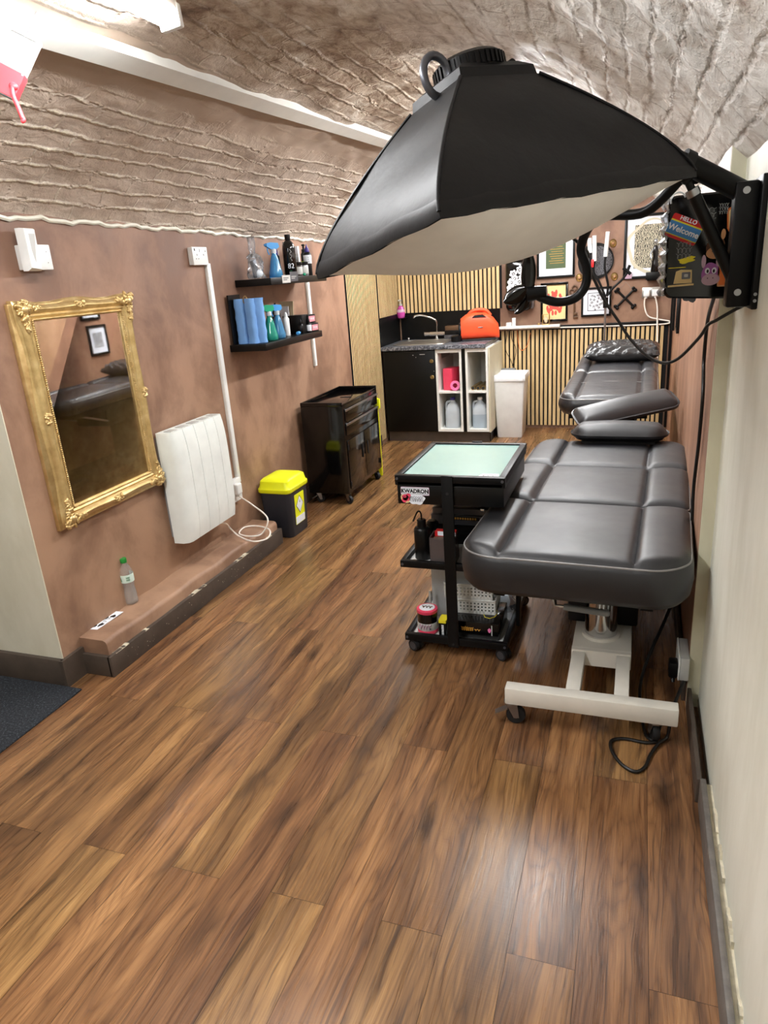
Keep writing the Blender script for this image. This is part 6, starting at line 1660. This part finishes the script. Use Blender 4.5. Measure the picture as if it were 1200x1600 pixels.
q = Vector(lo(926,411)); b = B(); b.box(q.x-.012,q.x+.012,q.y-.02,q.y+.012,q.z-.035,q.z+.03,.003); obj('red_switch', b, 'red', t)
# ---- hanging sign with red tape, top left of the vault
def vfr(x, y, d):
    n = Vector((x-CX,0,vz(x,y)-CZ)).normalized(); return Vector((x,y,vz(x,y)))-n*d, n
c, n = vfr(-1.80, 1.66, .05)
c = at(28, 92, y=1.72); 
ux = (at(62,68,y=1.74)-at(16,45,y=1.72)); uy = (at(62,68,y=1.74)-at(38,115,y=1.70)); ux.normalize(); uy = (uy-ux*uy.dot(ux)).normalized(); uz = ux.cross(uy)
t = thing('exit_sign', 'white rigid sign panel with dark arrow and red tape wrapped round its lower end', 'sign')
org = at(62,68,y=1.72)
t.matrix_world = Matrix(((ux.x,uy.x,uz.x,org.x),(ux.y,uy.y,uz.y,org.y),(ux.z,uy.z,uz.z,org.z),(0,0,0,1)))
b = B(); b.box(-.20,0,-.165,0,-.006,.006,.002); pn = obj('panel', b, 'grey_plastic', t)
obj('edge_rail', lb(-.20,.002,-.004,.006,-.012,.012,.003), 'white_plastic', t)
obj('side_rail', lb(-.004,.003,-.165,.004,-.010,.010,.002), 'white_plastic', t)
for s_ in (-1,1):
    b = B(); b.prism([(-.19,-.05),(-.115,-.05),(-.115,-.035),(-.085,-.06),(-.115,-.085),(-.115,-.07),(-.19,-.07)], .0008, Matrix.Translation((0,0,.0062 if s_ > 0 else -.0070))); obj('arrow', b, 'gunmetal', pn, 0)
L = [[(-.202,-.090,-.009),(.004,-.095,-.009),(.004,-.095,.009),(-.202,-.090,.009)]]
for i in range(1,7): L.append([(-.202,-.090-.012*i+.002*sin(i*3),-.010-.001*(i%2)),(.005,-.095-.011*i+.003*sin(i*2),-.010-.001*(i%2)),(.005,-.095-.011*i+.003*sin(i*2),.010+.001*(i%2)),(-.202,-.090-.012*i+.002*sin(i*3),.010+.001*(i%2))])
b = B(); b.loft(L); tp_ = obj('red_tape', b, 'red_tape', t, 30)
b = B(); b.tube(bez([(-.012,-.13,.012),(.0,-.155,.014),(.02,-.175,.012),(.045,-.20,.008)],5), .006, 8); b.ell((.047,-.203,.008),.006,.008,.005); b.ell((-.008,-.135,.012),.012,.010,.007); obj('tape_tail', b, 'red_tape', tp_, 50)
b = B(); 
for x in (-.16,-.04): b.tube([(x,.0,0),(x,.09,0)], .002, 6)
obj('hanger', b, 'silver', t)
# ================================================================== lamps, camera
def batten(label, x, y0, y1):
    t = thing('led_batten', label, 'ceiling light', (x, (y0+y1)/2, vz(x, (y0+y1)/2)-.008))
    n = Vector((x-CX, 0, vz(x, y0)-CZ)).normalized(); t.rotation_euler = (0, atan2(n.x, n.z)*.5, 0)
    L = (y1-y0)/2
    b = B(); b.box(-.032, .032, -L, L, -.03, .012, .004); obj('housing', b, 'white_paint', t)
    b = B(); b.loft([[(.034*cos(a), y, -.03+.028*sin(a)) for a in [pi+pi*k/10 for k in range(11)]] for y in (-L+.012, L-.012)])
    obj('diffuser', b, 'led', t)
    for s_ in (-1, 1):
        b = B(); b.box(-.035, .035, s_*L-.012, s_*L+.012, -.062, .0, .006); obj('end_cap', b, 'white_plastic', t)
    return t
batten('lit white LED batten on the vault above the mirror wall', -1.30, .80, 2.01)
batten('lit LED batten hidden deeper in the room above the black softbox', -.55, 3.15, 4.35)
batten('lit LED batten near the back wall above the far couch', -.55, 5.0, 6.2)
batten('added unseen LED batten nearest the room entrance, brightening the near right wall', -1.30, -.75, .45)  # out of view, added to brighten the near right wall and floor
batten('added unseen LED batten on the sink side of the vault, brightening the back wall', -1.3, 4.9, 6.1)  # extra hidden lamp, put in because the back of the room was dim
w = bpy.data.worlds.new('room_air'); SC.world = w; w.use_nodes = True
bg = w.node_tree.nodes['Background']; bg.inputs[0].default_value = (.8, .85, .9, 1); bg.inputs[1].default_value = .05
cd = bpy.data.cameras.new('camera'); cam = bpy.data.objects.new('camera', cd); COL.objects.link(cam)
cam.matrix_world = Matrix(((_r2.x, _u2.x, -_f.x, 0), (_r2.y, _u2.y, -_f.y, 0), (_r2.z, _u2.z, -_f.z, H), (0,0,0,1)))
cd.sensor_fit = 'VERTICAL'; cd.sensor_height = 24.; cd.lens = 24.*F_PX/1600; cd.clip_start = .02
SC.camera = cam
SC.view_settings.view_transform = 'Standard'; SC.view_settings.look = 'None'
SC.view_settings.gamma = 1; SC.view_settings.use_curve_mapping = False
SC.view_settings.exposure = 2.0
SC.cycles.max_bounces = 8; SC.cycles.diffuse_bounces = 5; SC.cycles.transparent_max_bounces = 12
